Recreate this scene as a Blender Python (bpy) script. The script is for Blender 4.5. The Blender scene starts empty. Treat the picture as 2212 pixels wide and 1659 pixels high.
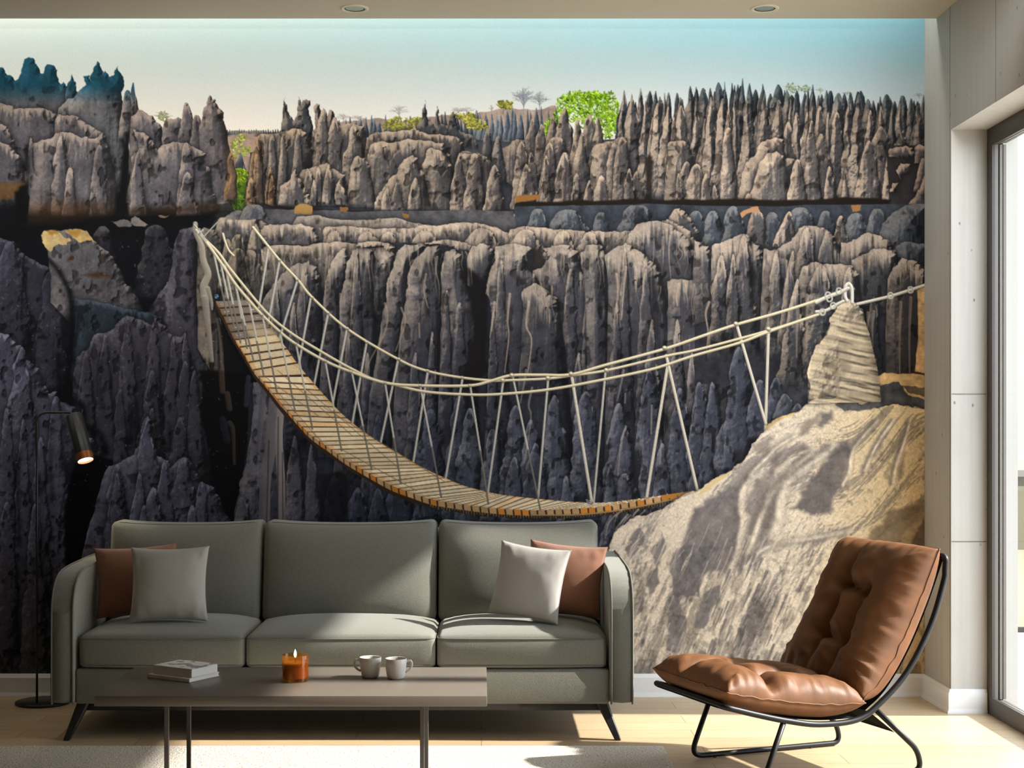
# A living room: leather lounge chair, sofa and coffee table before a printed mural wall.
PRINT_GAIN = (1.02, 1.02, 1.01)
SUN, SKY, COVE, MURAL_FILL, EXPO = 11.5, 5.2, 16.0, 25.0, 0.16
# ---------------------------------------------------------------- the printed picture on the wall mural
import numpy as np

class Print:
    """Paints the mural's printed picture (stone pinnacles, gorge, rope bridge) as an array of sRGB colours."""
    S = 1.5
    X0, X1, Y0, Y1 = -260.0, 2000.5, -16.0, 1459.0
    K = 560.0 / 2212.0
    TILE = {**{c: (500.0 * (i % 4), 400.0 * (i // 4), 560.0 / 2212.0) for i, c in enumerate('ABCDEFGHIJKL')}, 'M': (500.0, 400.0, 1000.0 / 2212.0), 'N': (0.0, 0.0, 1000.0 / 2212.0)}

    def __init__(s):
        s.W = int((s.X1 - s.X0) / s.S) + 1
        s.H = int((s.Y1 - s.Y0) / s.S) + 1
        s.x = s.X0 + s.S * np.arange(s.W, dtype=np.float32)
        s.y = s.Y0 + s.S * np.arange(s.H, dtype=np.float32)
        s.img = np.zeros((s.H, s.W, 3), np.float32)
        s.rock = np.zeros((s.H, s.W), np.float32)
        s.rng = np.random.default_rng(11)
        f = s.fbm
        s.n_blotch = f(1, 70, 70, 4)
        s.n_grain = f(2, 7, 7, 3)
        s.n_flute = s.ridge(f(3, 13, 110, 3))
        s.n_flute2 = s.ridge(f(4, 34, 200, 3))
        s.n_rough = f(5, 22, 26, 4)
        s.n_pit = f(6, 15, 19, 2)
        s.n_rib = f(9, 5.5, 90, 2)
        s.n_cell = f(10, 26, 34, 3)
        s.n_warp = f(7, 40, 40, 3)
        s.n_fine = f(8, 3.2, 3.2, 1)

    # ---- noise
    def lat(s, seed, sx, sy):
        g = np.random.default_rng(seed)
        gw, gh = int((s.X1 - s.X0) / sx) + 3, int((s.Y1 - s.Y0) / sy) + 3
        a = g.random((gh, gw), dtype=np.float32)
        v = (s.y - s.Y0) / sy; u = (s.x - s.X0) / sx
        iv = v.astype(int); fv = v - iv; fv = fv * fv * (3 - 2 * fv)
        iu = u.astype(int); fu = u - iu; fu = fu * fu * (3 - 2 * fu)
        r = a[iv] * (1 - fv)[:, None] + a[iv + 1] * fv[:, None]
        return r[:, iu] * (1 - fu) + r[:, iu + 1] * fu

    def fbm(s, seed, sx, sy, octs):
        t = 0; w = 0; a = 1.0
        for k in range(octs):
            t = t + a * s.lat(seed * 101 + k, sx, sy); w += a
            a *= .55; sx /= 2.03; sy /= 2.03
        return (t / w).astype(np.float32)

    @staticmethod
    def ridge(n): return 1 - np.abs(2 * n - 1) * 2.2

    def vn(s, u, v, seed):
        """value noise at any coordinates"""
        g = np.random.default_rng(seed).random((256, 256), dtype=np.float32)
        iu = np.floor(u).astype(int); iv = np.floor(v).astype(int)
        fu = u - iu; fv = v - iv; fu = fu * fu * (3 - 2 * fu); fv = fv * fv * (3 - 2 * fv)
        a = g[iv & 255, iu & 255]; b = g[iv & 255, (iu + 1) & 255]
        c = g[(iv + 1) & 255, iu & 255]; d = g[(iv + 1) & 255, (iu + 1) & 255]
        return (a * (1 - fu) + b * fu) * (1 - fv) + (c * (1 - fu) + d * fu) * fv

    # ---- coordinates: points are noted per tile of the enlarged photograph
    def T(s, t, pts):
        ox, oy, k = s.TILE[t]
        if t == 'A': pts = [(a, b if b < 1760 else 1760 + (b - 1760) * .1) for a, b in pts]
        return [(ox + a * k, oy + b * k) for a, b in pts]

    def box(s, x0, y0, x1, y1):
        i0 = max(0, int((x0 - s.X0) / s.S)); i1 = min(s.W, int((x1 - s.X0) / s.S) + 2)
        j0 = max(0, int((y0 - s.Y0) / s.S)); j1 = min(s.H, int((y1 - s.Y0) / s.S) + 2)
        if i1 - i0 < 2 or j1 - j0 < 2: return None
        return slice(j0, j1), slice(i0, i1)

    def rough(s, pts, amp, levels=3):
        p = [np.array(q, float) for q in pts]
        for _ in range(levels):
            o = [p[0]]
            for a, b in zip(p, p[1:]):
                d = b - a; L = np.hypot(*d)
                if L > 5:
                    n = np.array((-d[1], d[0])) / L
                    o.append((a + b) / 2 + n * s.rng.normal() * min(amp, L * .10))
                o.append(b)
            p = o; amp *= .6
        return np.array(p)

    @staticmethod
    def sst(a, b, v):
        t = np.clip((v - a) / (b - a), 0, 1); return t * t * (3 - 2 * t)

    def polyd(s, P, sl, closure=True):
        """inside mask and distance to the outline for the closed outline P inside the window sl"""
        X = s.x[sl[1]][None, :]; Y = s.y[sl[0]][:, None]
        ins = np.zeros((Y.shape[0], X.shape[1]), bool); d2 = np.full(ins.shape, 1e9, np.float32); dc = d2.copy()
        n = len(P)
        for i in range(n):
            (ax, ay), (bx, by) = P[i], P[(i + 1) % n]
            if ay != by:
                c = (ay > Y) != (by > Y)
                ins ^= c & (X < (bx - ax) * (Y - ay) / (by - ay) + ax)
            dx, dy = bx - ax, by - ay; L2 = dx * dx + dy * dy + 1e-9
            t = np.clip(((X - ax) * dx + (Y - ay) * dy) / L2, 0, 1)
            q = (X - ax - t * dx) ** 2 + (Y - ay - t * dy) ** 2
            if i == n - 1: dc = q
            else: np.minimum(d2, q, out=d2)
        return ins, np.sqrt(d2), np.sqrt(np.minimum(d2, dc))

    # ---- drawing
    def put(s, sl, col, a):
        t = s.img[sl]; a = np.clip(a, 0, 1)[..., None]
        t += (np.asarray(col, np.float32) - t) * a

    def fill(s, pts, col, amp=2, soft=1.0, alpha=1.0, tex=0.0):
        P = s.rough(list(pts) + [pts[0]], amp)[:-1]
        m = soft + 2
        sl = s.box(P[:, 0].min() - m, P[:, 1].min() - m, P[:, 0].max() + m, P[:, 1].max() + m)
        if sl is None: return
        ins, d, da = s.polyd(P, sl)
        sd = np.where(ins, da, -da)
        c = np.asarray(col, np.float32)[None, None, :] / 255.0
        if tex: c = c * (1 + tex * (s.n_rough[sl] * 1.3 + s.n_grain[sl] * .7 - 1.0))[..., None]
        s.put(sl, c, np.clip(.5 + sd / (s.S * max(soft, .7)), 0, 1) * alpha)

    def shade(s, sl, z, al, sh, li, u=None, fa=3.0, pa=3.0, ga=1.0, lo=.30, hi=.85, fade=0.0, fy=None, tint=None, L=(-.66, -.55, .50), ochre=0.0, cl=12.0):
        nb = s.n_blotch[sl]
        z = z + .40 * fa * s.n_flute[sl] + 1.0 * fa * s.n_flute2[sl] - pa * 1.1 * s.sst(.64, .80, s.n_pit[sl]) + ga * 1.0 * s.n_grain[sl] + 4.0 * ga * s.n_rough[sl]
        gy, gx = np.gradient(z, s.S)
        nn = np.sqrt(gx * gx + gy * gy + 1)
        lit = (-gx * L[0] - gy * L[1] + L[2]) / nn
        k = s.sst(lo + .14, hi + .10, lit + .34 * (nb - .5)) * .85
        # sunlit crown: pale from the top edge down, breaking up into ribs
        m = al > .5
        top = np.argmax(m, axis=0)[None, :]
        dep = (np.arange(m.shape[0])[:, None] - top) * s.S
        kc = s.sst(-.10, .42, .95 * s.n_rib[sl] + .30 * s.n_cell[sl] - .12 - dep / max(cl, 1) * .55) * s.sst(.0, .35, lit + .12)
        k = np.maximum(k, kc * .95)
        sh = np.asarray(sh, np.float32) / 255; li = np.asarray(li, np.float32) / 255
        dark = s.sst(-.35, .35, lit)
        c = sh * (.40 + .60 * dark)[..., None]
        c = c + (li - c) * k[..., None]
        c = c * (1 + .34 * (s.n_cell[sl] - .5) + .26 * (nb - .5) + .20 * (s.n_grain[sl] - .5) + .10 * (s.n_fine[sl] - .5))[..., None]
        c = c * (1 - .42 * (s.sst(.60, .78, s.n_pit[sl]) * (1 - .8 * kc)) * (pa > 0))[..., None]
        if ochre: c = c * (1 + ochre * np.clip(nb - .45, 0, 1)[..., None] * np.array((.6, .1, -.7), np.float32))
        if fade: c = c * (1 - fade * fy)[..., None]
        if tint is not None:
            X = s.x[sl[1]][None, :]; Y = s.y[sl[0]][:, None]
            c = tint(c, X, Y)
        if fy is not None: al = al * (1 - s.sst(.88, 1.0, fy))
        s.put(sl, c, al)
        s.rock[sl] = np.maximum(s.rock[sl], al)

    def pg(s, pts, sh=(70, 70, 76), li=(160, 142, 125), R=38, k=.9, amp=2.0, contact=.5, **kw):
        """a rock given by its open outline (left foot, over the top, right foot)"""
        P = s.rough(pts, amp)
        sl = s.box(P[:, 0].min() - 16, P[:, 1].min() - 16, P[:, 0].max() + 16, P[:, 1].max() + 16)
        if sl is None: return
        ins, d, da = s.polyd(P, sl)
        sd = np.where(ins, da, -da)
        if contact:
            s.put(sl, (0.03, 0.03, .04), contact * np.exp(-np.clip(-sd, 0, 99) / 5.0) * (~ins) * s.rock[sl])
        e = np.clip(d, 0, R); z = k * np.sqrt(np.maximum(R * R - (R - e) ** 2, 0))
        z = np.where(ins, z, 0)
        y0 = P[:, 1].min(); y1 = P[:, 1].max()
        fy = np.clip((s.y[sl[0]][:, None] - y0) / (y1 - y0 + 1), 0, 1) + 0 * d
        s.shade(sl, z, np.clip(.5 + sd / s.S, 0, 1), sh, li, fy=fy, **kw)

    def sp(s, x, y, w, yb, p=.8, lean=0.0, sh=(70, 70, 76), li=(160, 142, 125), k=.8, jag=.15, contact=.42, fc=0.0, **kw):
        """one pinnacle or lobe: tip (x, y), half width w at its foot yb"""
        m = w * 1.35 + abs(lean) + 8
        sl = s.box(x - m, y - 4, x + m, yb)
        if sl is None: return
        X = s.x[sl[1]][None, :]; Y = s.y[sl[0]][:, None]
        t = np.clip((Y - y) / (yb - y), 1e-4, 1)
        wob = (s.n_warp[sl] - .5) * w * .55 * np.minimum(1, t * 4)
        wt = w * t ** p * (1 + jag * 2 * (s.n_rough[sl] - .5)) + .6
        dx = X - (x + lean * t) + wob
        u = dx / wt
        e = (1 - np.abs(u)) * wt
        al = np.clip(.5 + e / s.S, 0, 1) * (Y >= y)
        if contact:
            s.put(sl, (.03, .03, .04), contact * np.exp(-np.clip(-e, 0, 99) / 4.0) * (e < 0) * s.rock[sl])
        z = k * np.sqrt(np.maximum(wt * wt - dx * dx, 0))
        if fc:
            r = s.rng.uniform(-.45, .35)
            z = (1 - fc) * z + fc * wt * np.where(u < r, (1 + u) / (1 + r), (1 - u) / (1 - r)) * .9
        s.shade(sl, z, al, sh, li, fy=t + 0 * u, **kw)

    def line(s, pts, w, col, alpha=1.0, w2=None, twist=0.0, smooth=True):
        P = np.array(pts, float)
        if smooth and len(P) > 2: P = s.spline(P)
        w2 = w if w2 is None else w2
        sl = s.box(P[:, 0].min() - w - 3, P[:, 1].min() - w - 3, P[:, 0].max() + w + 3, P[:, 1].max() + w + 3)
        if sl is None: return
        X = s.x[sl[1]][None, :]; Y = s.y[sl[0]][:, None]
        best = np.full((Y.shape[0], X.shape[1]), -1e9, np.float32); sgn = best * 0
        n = len(P) - 1
        for i in range(n):
            (ax, ay), (bx, by) = P[i], P[i + 1]
            ww = w + (w2 - w) * (i + .5) / n
            sub = s.box(min(ax, bx) - ww - 3, min(ay, by) - ww - 3, max(ax, bx) + ww + 3, max(ay, by) + ww + 3)
            if sub is None: continue
            sub = tuple(slice(max(a.start, b.start), min(a.stop, b.stop)) for a, b in zip(sub, sl))
            if sub[0].stop <= sub[0].start or sub[1].stop <= sub[1].start: continue
            q = (slice(sub[0].start - sl[0].start, sub[0].stop - sl[0].start), slice(sub[1].start - sl[1].start, sub[1].stop - sl[1].start))
            xx = s.x[sub[1]][None, :]; yy = s.y[sub[0]][:, None]
            dx, dy = bx - ax, by - ay; L2 = dx * dx + dy * dy + 1e-9
            t = np.clip(((xx - ax) * dx + (yy - ay) * dy) / L2, 0, 1)
            ex, ey = xx - ax - t * dx, yy - ay - t * dy
            v = ww - np.hypot(ex, ey)
            b = best[q]; up = v > b
            best[q] = np.where(up, v, b)
            sgn[q] = np.where(up, (ey - ex * .35) / (ww + .1), sgn[q])
        c = np.asarray(col, np.float32) / 255
        c = c * (1 - .42 * np.clip(sgn, -.4, 1))[..., None]
        s.put(sl, c, np.clip(.5 + best / s.S, 0, 1) * alpha)

    def brush(s, pts, w, col, alpha):
        P = s.spline(np.array(pts, float), 5); m = w * 2.4
        sl = s.box(P[:, 0].min() - m, P[:, 1].min() - m, P[:, 0].max() + m, P[:, 1].max() + m)
        if sl is None: return
        X = s.x[sl[1]][None, :]; Y = s.y[sl[0]][:, None]; d2 = np.full((Y.shape[0], X.shape[1]), 1e9, np.float32)
        for (ax, ay), (bx, by) in zip(P, P[1:]):
            dx, dy = bx - ax, by - ay; t = np.clip(((X - ax) * dx + (Y - ay) * dy) / (dx * dx + dy * dy + 1e-9), 0, 1)
            np.minimum(d2, (X - ax - t * dx) ** 2 + (Y - ay - t * dy) ** 2, out=d2)
        c = np.asarray(col, np.float32) / 255 * (1 + .4 * (s.n_grain[sl] - .5) + .3 * (s.n_rough[sl] - .5))[..., None]
        s.put(sl, c, alpha * np.exp(-d2 / (w * w)) * (.5 + s.n_rough[sl]))

    @staticmethod
    def spline(P, n=7):
        out = []
        Q = np.vstack([2 * P[0] - P[1], P, 2 * P[-1] - P[-2]])
        for i in range(1, len(Q) - 2):
            a, b, c, d = Q[i - 1], Q[i], Q[i + 1], Q[i + 2]
            for t in np.linspace(0, 1, n, endpoint=False):
                out.append(.5 * (2 * b + (c - a) * t + (2 * a - 5 * b + 4 * c - d) * t * t + (3 * b - a - 3 * c + d) * t ** 3))
        out.append(P[-1])
        return np.array(out)

    def dribble(s, x, y, n, spread, ln, col=(165, 147, 130), w=3.0, alpha=.75, fan=.25):
        """pale water-worn ribs running down from a ledge"""
        for _ in range(n):
            f = s.rng.uniform(-1, 1)
            x0 = x + f * spread; y0 = y + abs(f) ** 2 * spread * .25 + s.rng.uniform(-2, 5)
            L = ln * s.rng.uniform(.25, 1.0)
            pts = [(x0, y0)]
            for q in (.3, .6, 1.0):
                pts.append((x0 + f * fan * spread * q + s.rng.normal() * 2.5, y0 + L * q))
            c = np.array(col) * s.rng.uniform(.82, 1.08)
            s.line(pts, w * s.rng.uniform(.5, 1.2), c, alpha * s.rng.uniform(.5, 1), w2=.4)

    def leaves(s, x, y, rx, ry, n, cols, r=(1.5, 4)):
        for _ in range(n):
            a = s.rng.uniform(0, 6.283); q = s.rng.uniform(0, 1) ** .5
            px, py = x + rx * q * np.cos(a), y + ry * q * np.sin(a)
            rr = s.rng.uniform(*r); b = s.rng.uniform(0, 3.14)
            c = np.array(cols[s.rng.integers(len(cols))]) * s.rng.uniform(.62, 1.12)
            s.line([(px - rr * np.cos(b), py - rr * np.sin(b)), (px + rr * .6 * np.cos(b), py + rr * .6 * np.sin(b))], rr * .62, c, .92, smooth=False)

    def twigs(s, x, yb, h, spread, n, col=(130, 128, 128), alpha=.55):
        s.line([(x, yb), (x + 1, yb - h * .5)], 1.1, col, alpha, smooth=False)
        for i in range(n):
            a = (i / (n - 1) - .5) * 2
            b = .25 + .3 * s.rng.random()
            ex, ey = x + a * spread * s.rng.uniform(.7, 1.05), yb - h * (1 - .38 * abs(a) ** 1.6) * s.rng.uniform(.8, 1.02)
            s.line([(x, yb - h * b), (x + (ex - x) * .5, yb - h * (b + .1) - (yb - h * (b + .1) - ey) * .6), (ex, ey)], .8, col, alpha, w2=.4)
            for _ in range(3):
                t = s.rng.uniform(.4, .9)
                mx, my = x + (ex - x) * t, yb - h * b + (ey - yb + h * b) * t
                s.line([(mx, my), (mx + s.rng.normal() * spread * .25, my - h * .15 * s.rng.random())], .5, col, alpha * .8, smooth=False)
def paint_print():
    s = Print(); T = s.T; rng = s.rng
    def X(t, x): return s.TILE[t][0] + x * s.TILE[t][2]
    def Y(t, y): return s.TILE[t][1] + y * s.TILE[t][2]
    def SP(t, lst, **kw):
        pw = 1.28 if kw.get('fc') else 1.0
        for q in lst:
            x, y, w, yb = q[:4]; d = dict(kw)
            if t == 'A': yb = min(yb, 1860)
            if len(q) > 4: d['p'] = q[4] * pw
            if len(q) > 5: d['lean'] = q[5] * s.K
            s.sp(X(t, x), Y(t, y), w * s.TILE[t][2], Y(t, yb), **d)
    def PG(t, pts, **kw): s.pg(T(t, pts), **kw)
    def FI(t, pts, col, **kw): s.fill(T(t, pts), col, **kw)
    # ---------------- sky
    gx = np.interp(s.x, [-260, 0, 500, 1000, 1500, 2000], [0, 0, .25, .5, .75, 1])[None, :, None].astype(np.float32)
    gy = s.y[:, None]
    def sky(cols): return np.stack([np.interp(s.y, [-16, 40, 90, 150, 220, 300], [c[i] for c in cols]) for i in range(3)], -1)[:, None, :]
    left = sky([(228, 241, 241), (226, 240, 240), (222, 236, 234), (222, 226, 218), (226, 217, 202), (236, 216, 194)])
    right = sky([(134, 194, 222), (142, 198, 222), (150, 198, 218), (164, 194, 206), (182, 194, 200), (190, 194, 196)])
    s.img[:] = (left * (1 - gx) + right * gx) / 255.0
    s.img *= (1 + .006 * (s.n_blotch - .5))[..., None]
    # ---------------- far land
    haze = [(480, 284), (560, 282), (640, 283), (700, 272), (760, 262), (800, 258), (870, 262), (940, 252), (1000, 246), (1060, 240), (1130, 236), (1200, 228), (1230, 330), (480, 480)]
    s.fill(haze, (150, 130, 118), amp=3, tex=.35)
    for i in range(26):
        x = 486 + i * 5.2; s.sp(x, 279 + 4 * rng.random(), 4, 296, sh=(70, 76, 78), li=(92, 96, 92), p=1, contact=0, fa=0, pa=0)
    s.fill([(484, 292), (540, 290), (620, 288), (620, 420), (484, 420)], (156, 128, 112), amp=3, tex=.3)
    far = dict(sh=(62, 74, 88), li=(120, 122, 124), fa=1, pa=0, contact=.2)
    for i in range(44):
        x = 735 + 480 * i / 44 + rng.normal() * 3
        s.sp(x, np.interp(x, [735, 800, 860, 1000, 1080, 1150, 1215], [258, 252, 258, 246, 240, 238, 226]) + rng.normal() * 5, rng.uniform(5, 11), 310, p=rng.uniform(.6, 1.1), **far)
    for x, y, r, n in ((870, 268, 36, 80), (905, 262, 20, 40), (850, 272, 26, 40), (1012, 256, 22, 60), (1030, 272, 22, 50), (985, 250, 14, 30)):
        s.leaves(x, y, r, r * .45, n, [(160, 156, 52), (140, 138, 58), (176, 166, 70), (120, 118, 60)])
    for x, yb, h, sp, n in ((862, 262, 40, 24, 11), (742, 264, 18, 22, 9), (775, 265, 16, 18, 8), (990, 250, 18, 20, 9), (1062, 246, 22, 6, 5), (1008, 246, 15, 18, 8)):
        s.twigs(x, yb, h, sp, n, col=(150, 142, 138))
    s.twigs(1131, 244, 56, 28, 25, col=(128, 132, 140), alpha=.75); s.twigs(1165, 240, 42, 22, 17, col=(132, 136, 142), alpha=.7)
    s.line([(1087, 246), (1088, 228)], 1, (110, 105, 80), smooth=False)
    s.leaves(1083, 226, 9, 8, 30, [(140, 140, 50), (110, 115, 45), (160, 155, 70)]); s.leaves(1097, 228, 9, 9, 30, [(140, 140, 50), (110, 115, 45), (160, 155, 70)])
    # tall trees behind the far pinnacles
    for x, yb, h, sp in ((1708, 206, 26, 20), (1745, 206, 22, 16), (1405, 218, 16, 14), (1772, 204, 16, 10), (1985, 212, 12, 12), (1830, 206, 8, 14)):
        s.twigs(x, yb, h, sp, 9, col=(150, 155, 140), alpha=.5)
    s.leaves(1712, 190, 16, 10, 40, [(140, 160, 128), (150, 168, 140)], r=(1, 2.2)); s.leaves(1740, 192, 10, 8, 24, [(140, 160, 128)], r=(1, 2.2)); s.leaves(352, 252, 12, 10, 40, [(150, 160, 90), (130, 145, 80)], r=(1, 2.5))
    s.twigs(352, 262, 22, 22, 11, col=(150, 142, 130))
    # ---------------- green between the two upper cliffs
    s.twigs(522, 330, 40, 20, 12, col=(150, 132, 118), alpha=.7)
    for x, y, rx, ry, n in ((512, 312, 14, 9, 40), (522, 298, 8, 8, 24), (530, 328, 14, 10, 40), (505, 330, 10, 14, 24)):
        s.leaves(x, y, rx, ry, n, [(160, 165, 70), (130, 150, 60), (180, 180, 90)], r=(1.2, 3))
    SP('A', [(2055, 1310, 60, 1600, .7), (2020, 1380, 40, 1600, .8), (2085, 1400, 40, 1600, .8)], sh=(60, 66, 76), li=(96, 98, 102), fa=1, pa=0)
    s.fill([(484, 462), (498, 372), (520, 362), (538, 372), (542, 462)], (70, 96, 24), amp=4, tex=.4)
    s.leaves(516, 382, 22, 18, 90, [(150, 180, 30), (120, 150, 24), (170, 190, 50)], r=(1.5, 3.5))
    s.leaves(512, 430, 30, 34, 150, [(90, 120, 30), (70, 100, 24), (110, 140, 34), (56, 80, 20)], r=(1.5, 3.5))
    s.fill([(430, 440), (500, 436), (506, 480), (500, 520), (430, 520)], (40, 40, 34), tex=.5)
    # ---------------- bright green tree
    G = [(122, 166, 18), (142, 190, 26), (100, 144, 14), (164, 206, 44), (70, 108, 16), (130, 178, 20)]
    s.line([(1262, 300), (1262, 262), (1240, 232)], 2, (150, 150, 120)); s.line([(1262, 262), (1290, 240), (1312, 226)], 1.6, (160, 160, 130)); s.line([(1308, 300), (1312, 262), (1322, 240)], 1.8, (150, 150, 120))
    for x, y, rx, ry, n in ((1255, 212, 38, 16, 210), (1222, 226, 22, 20, 130), (1280, 226, 40, 26, 260), (1312, 236, 26, 40, 280), (1316, 272, 20, 28, 170), (1244, 248, 30, 16, 80), (1270, 262, 30, 22, 110), (1188, 280, 14, 16, 90), (1196, 264, 14, 10, 50), (1212, 246, 16, 10, 50), (1290, 205, 22, 9, 60)):
        s.leaves(x, y, rx, ry, int(n * .8), G, r=(1.2, 3.0))
    s.fill([(540, 330), (700, 300), (1000, 300), (1200, 310), (1340, 300), (1400, 260), (2010, 260), (2010, 1470), (480, 1470), (480, 520), (540, 440)], (50, 50, 56), tex=.6)
    s.rock[int((340 - s.Y0) / s.S):] = 1
    # ---------------- far right pinnacles
    def teal(c, X_, Y_):
        k = np.clip((232 - Y_ + 14 * s.sst(1500, 1990, X_)) / 46, 0, 1) * s.sst(1330, 1500, X_)
        t = np.array((.16, .26, .32), np.float32)
        lum = c.mean(-1, keepdims=True)
        return c + (t * (.55 + .9 * lum) - c) * (k * .68)[..., None]
    fr = dict(sh=(66, 70, 76), li=(158, 142, 128), fa=1.2, pa=1.2, tint=teal, lo=.36, fc=.85, jag=.34)
    prof = lambda x: np.interp(x, [1335, 1400, 1480, 1560, 1610, 1650, 1700, 1760, 1860, 1920, 1997], [208, 196, 196, 180, 178, 186, 188, 190, 196, 206, 212])
    for i in range(46):
        x = 1335 + 670 * (i + rng.random()) / 46
        s.sp(x, prof(x) + rng.uniform(-2, 20), rng.uniform(13, 24), 330, p=rng.uniform(.5, .95), **{**fr, 'sh': (52, 62, 70), 'li': (116, 110, 106)})
    SP('C', [(1375, 770, 60, 1300, .6), (1515, 750, 75, 1300, .7), (1440, 800, 45, 1300, .7), (1575, 815, 60, 1300, .75), (1680, 820, 60, 1300, .6), (1755, 790, 40, 1250, .5), (1720, 795, 40, 1250, .8), (1855, 830, 80, 1350, .6), (1940, 735, 110, 1300, .7), (1990, 740, 50, 1250, .9), (2050, 750, 110, 1300, .5), (2180, 705, 110, 1250, .5)], **fr)
    SP('D', [(15, 745, 40, 1200, .9), (135, 750, 70, 1250, .6), (205, 705, 90, 1250, .5), (258, 697, 50, 1250, 1), (370, 720, 60, 1200, .6), (411, 670, 34, 1000, .7), (470, 710, 90, 1250, .7), (582, 718, 100, 1250, .8), (715, 720, 120, 1250, .5), (790, 775, 90, 1250, .5), (860, 820, 60, 1250, .7),
                (1010, 722, 70, 1250, .7), (970, 755, 60, 1250, .7), (1060, 810, 60, 1250, .6), (1127, 770, 80, 1250, .7), (1230, 795, 90, 1250, .4), (1340, 800, 70, 1250, .8), (1418, 775, 80, 1300, .45), (1480, 845, 80, 1250, .5), (1585, 820, 60, 1200, .8), (1640, 805, 80, 1250, .4), (1690, 870, 50, 1250, .8), (1775, 815, 70, 1250, .35), (1850, 840, 60, 1250, .5), (1920, 880, 60, 1250, .6), (1955, 815, 60, 1300, .6), (1900, 940, 80, 1300, .6)], **fr)
    # second row, larger, paler left flanks
    fr2 = dict(sh=(76, 73, 75), li=(172, 152, 134), fa=1.6, pa=2.0, tint=teal, lo=.34, hi=.8, fc=.8, jag=.32)
    SP('C', [(1350, 960, 80, 1650, .6), (1440, 830, 130, 1700, .55), (1560, 860, 90, 1650, .6), (1620, 1000, 110, 1700, .7), (1660, 880, 90, 1700, .5), (1750, 910, 110, 1700, .6), (1800, 1000, 90, 1700, .6), (1860, 900, 110, 1700, .5), (1990, 840, 90, 1700, .8), (2060, 1015, 100, 1700, .75), (2140, 800, 120, 1700, .6), (2120, 1170, 110, 1800, .5)], **fr2)
    SP('D', [(90, 1010, 80, 1700, .75), (110, 1180, 70, 1800, .5), (140, 830, 90, 1600, .6), (240, 840, 100, 1650, .5), (290, 910, 100, 1700, .75), (345, 790, 50, 1500, .8), (450, 860, 110, 1750, .7), (560, 950, 70, 1700, .6), (600, 790, 90, 1600, .6), (720, 850, 110, 1700, .5), (820, 850, 70, 1700, .8), (870, 960, 80, 1700, .5), (800, 1040, 90, 1750, .4), (1005, 800, 110, 1900, .6), (960, 960, 120, 1900, .6), (1070, 905, 100, 1900, .4), (1140, 960, 60, 1800, .6), (1215, 960, 90, 1750, .4), (1320, 830, 110, 1900, .7), (1400, 800, 110, 1900, .5), (1500, 940, 80, 1800, .5), (1590, 905, 130, 2000, .6), (1750, 880, 100, 1700, .8), (1900, 900, 110, 1700, .8)], **fr2)
    fr3 = dict(sh=(78, 74, 74), li=(178, 156, 136), fa=2.6, pa=3.0, lo=.32, hi=.85)
    PG('D', [(360, 1720), (400, 1560), (440, 1390), (500, 1340), (560, 1230), (620, 1190), (690, 1170), (760, 1190), (790, 1350), (860, 1370), (860, 1720)], R=30, **fr3)
    PG('D', [(420, 1750), (480, 1640), (560, 1380), (620, 1310), (700, 1290), (760, 1330), (800, 1500), (820, 1750)], R=34, **fr3)
    SP('D', [(290, 1090, 80, 1760, .4), (1080, 1140, 170, 2000, .6), (1000, 1030, 90, 1900, .6), (880, 1360, 120, 2050, .5), (1150, 1420, 80, 2000, .6), (1290, 1440, 60, 2000, .8), (1590, 1080, 200, 2060, .55), (1490, 1200, 150, 2050, .6), (1660, 1280, 60, 1750, .6)], **fr3)
    # tumbled blocks by the right edge
    FI('D', [(1640, 1250), (1964, 1240), (1990, 2200), (1640, 2060)], (46, 42, 42), tex=.4)
    for q in ([(1655, 1340), (1665, 1270), (1760, 1250), (1860, 1260), (1870, 1340), (1760, 1350)], [(1870, 1400), (1880, 1260), (1920, 1230), (1990, 1250), (1990, 1400)], [(1720, 1460), (1760, 1390), (1840, 1400), (1830, 1480), (1760, 1540)], [(1860, 1640), (1900, 1480), (1940, 1350), (1990, 1340), (1990, 1640)], [(1760, 1820), (1860, 1700), (1960, 1500), (1990, 1540), (1990, 1850)], [(1840, 2060), (1800, 1900), (1900, 1830), (1990, 1840), (1990, 2080)], [(1665, 1640), (1690, 1560), (1740, 1560), (1720, 1640)]):
        PG('D', q, sh=(72, 68, 70), li=(168, 142, 124), R=14, fa=1, pa=1)
    # ---------------- upper cliff, centre
    uc = dict(sh=(72, 68, 68), li=(164, 144, 124), fa=3.0, pa=3.5, lo=.34, hi=.9)
    ucd = dict(sh=(58, 58, 62), li=(128, 116, 104), fa=2.0, pa=3, lo=.36)
    ud = {**ucd, 'cl': 8}
    PG('N', [(1335, 700), (1344, 600), (1352, 520), (1363, 466), (1372, 510), (1382, 545), (1404, 578), (1420, 545), (1428, 463), (1438, 500), (1448, 480), (1464, 474), (1482, 480), (1472, 520), (1486, 560), (1492, 640), (1500, 700)], R=16, **ud)
    PG('N', [(2008, 720), (1990, 610), (2018, 560), (2026, 510), (2033, 478), (2040, 530), (2052, 580), (2075, 600), (2082, 560), (2088, 506), (2094, 550), (2104, 592), (2140, 600), (2150, 555), (2166, 536), (2176, 560), (2196, 620), (2260, 650), (2290, 720)], R=16, **ud)
    PG('N', [(1480, 900), (1488, 690), (1508, 610), (1498, 520), (1512, 494), (1528, 500), (1534, 560), (1548, 514), (1558, 560), (1576, 524), (1598, 545), (1622, 600), (1680, 588), (1738, 606), (1772, 690), (1800, 900)], R=30, **{**uc, 'cl': 10})
    SP('N', [(1548, 520, 70, 900, .6), (1600, 560, 50, 900, .5), (1690, 600, 60, 900, .45)], **uc)
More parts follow.
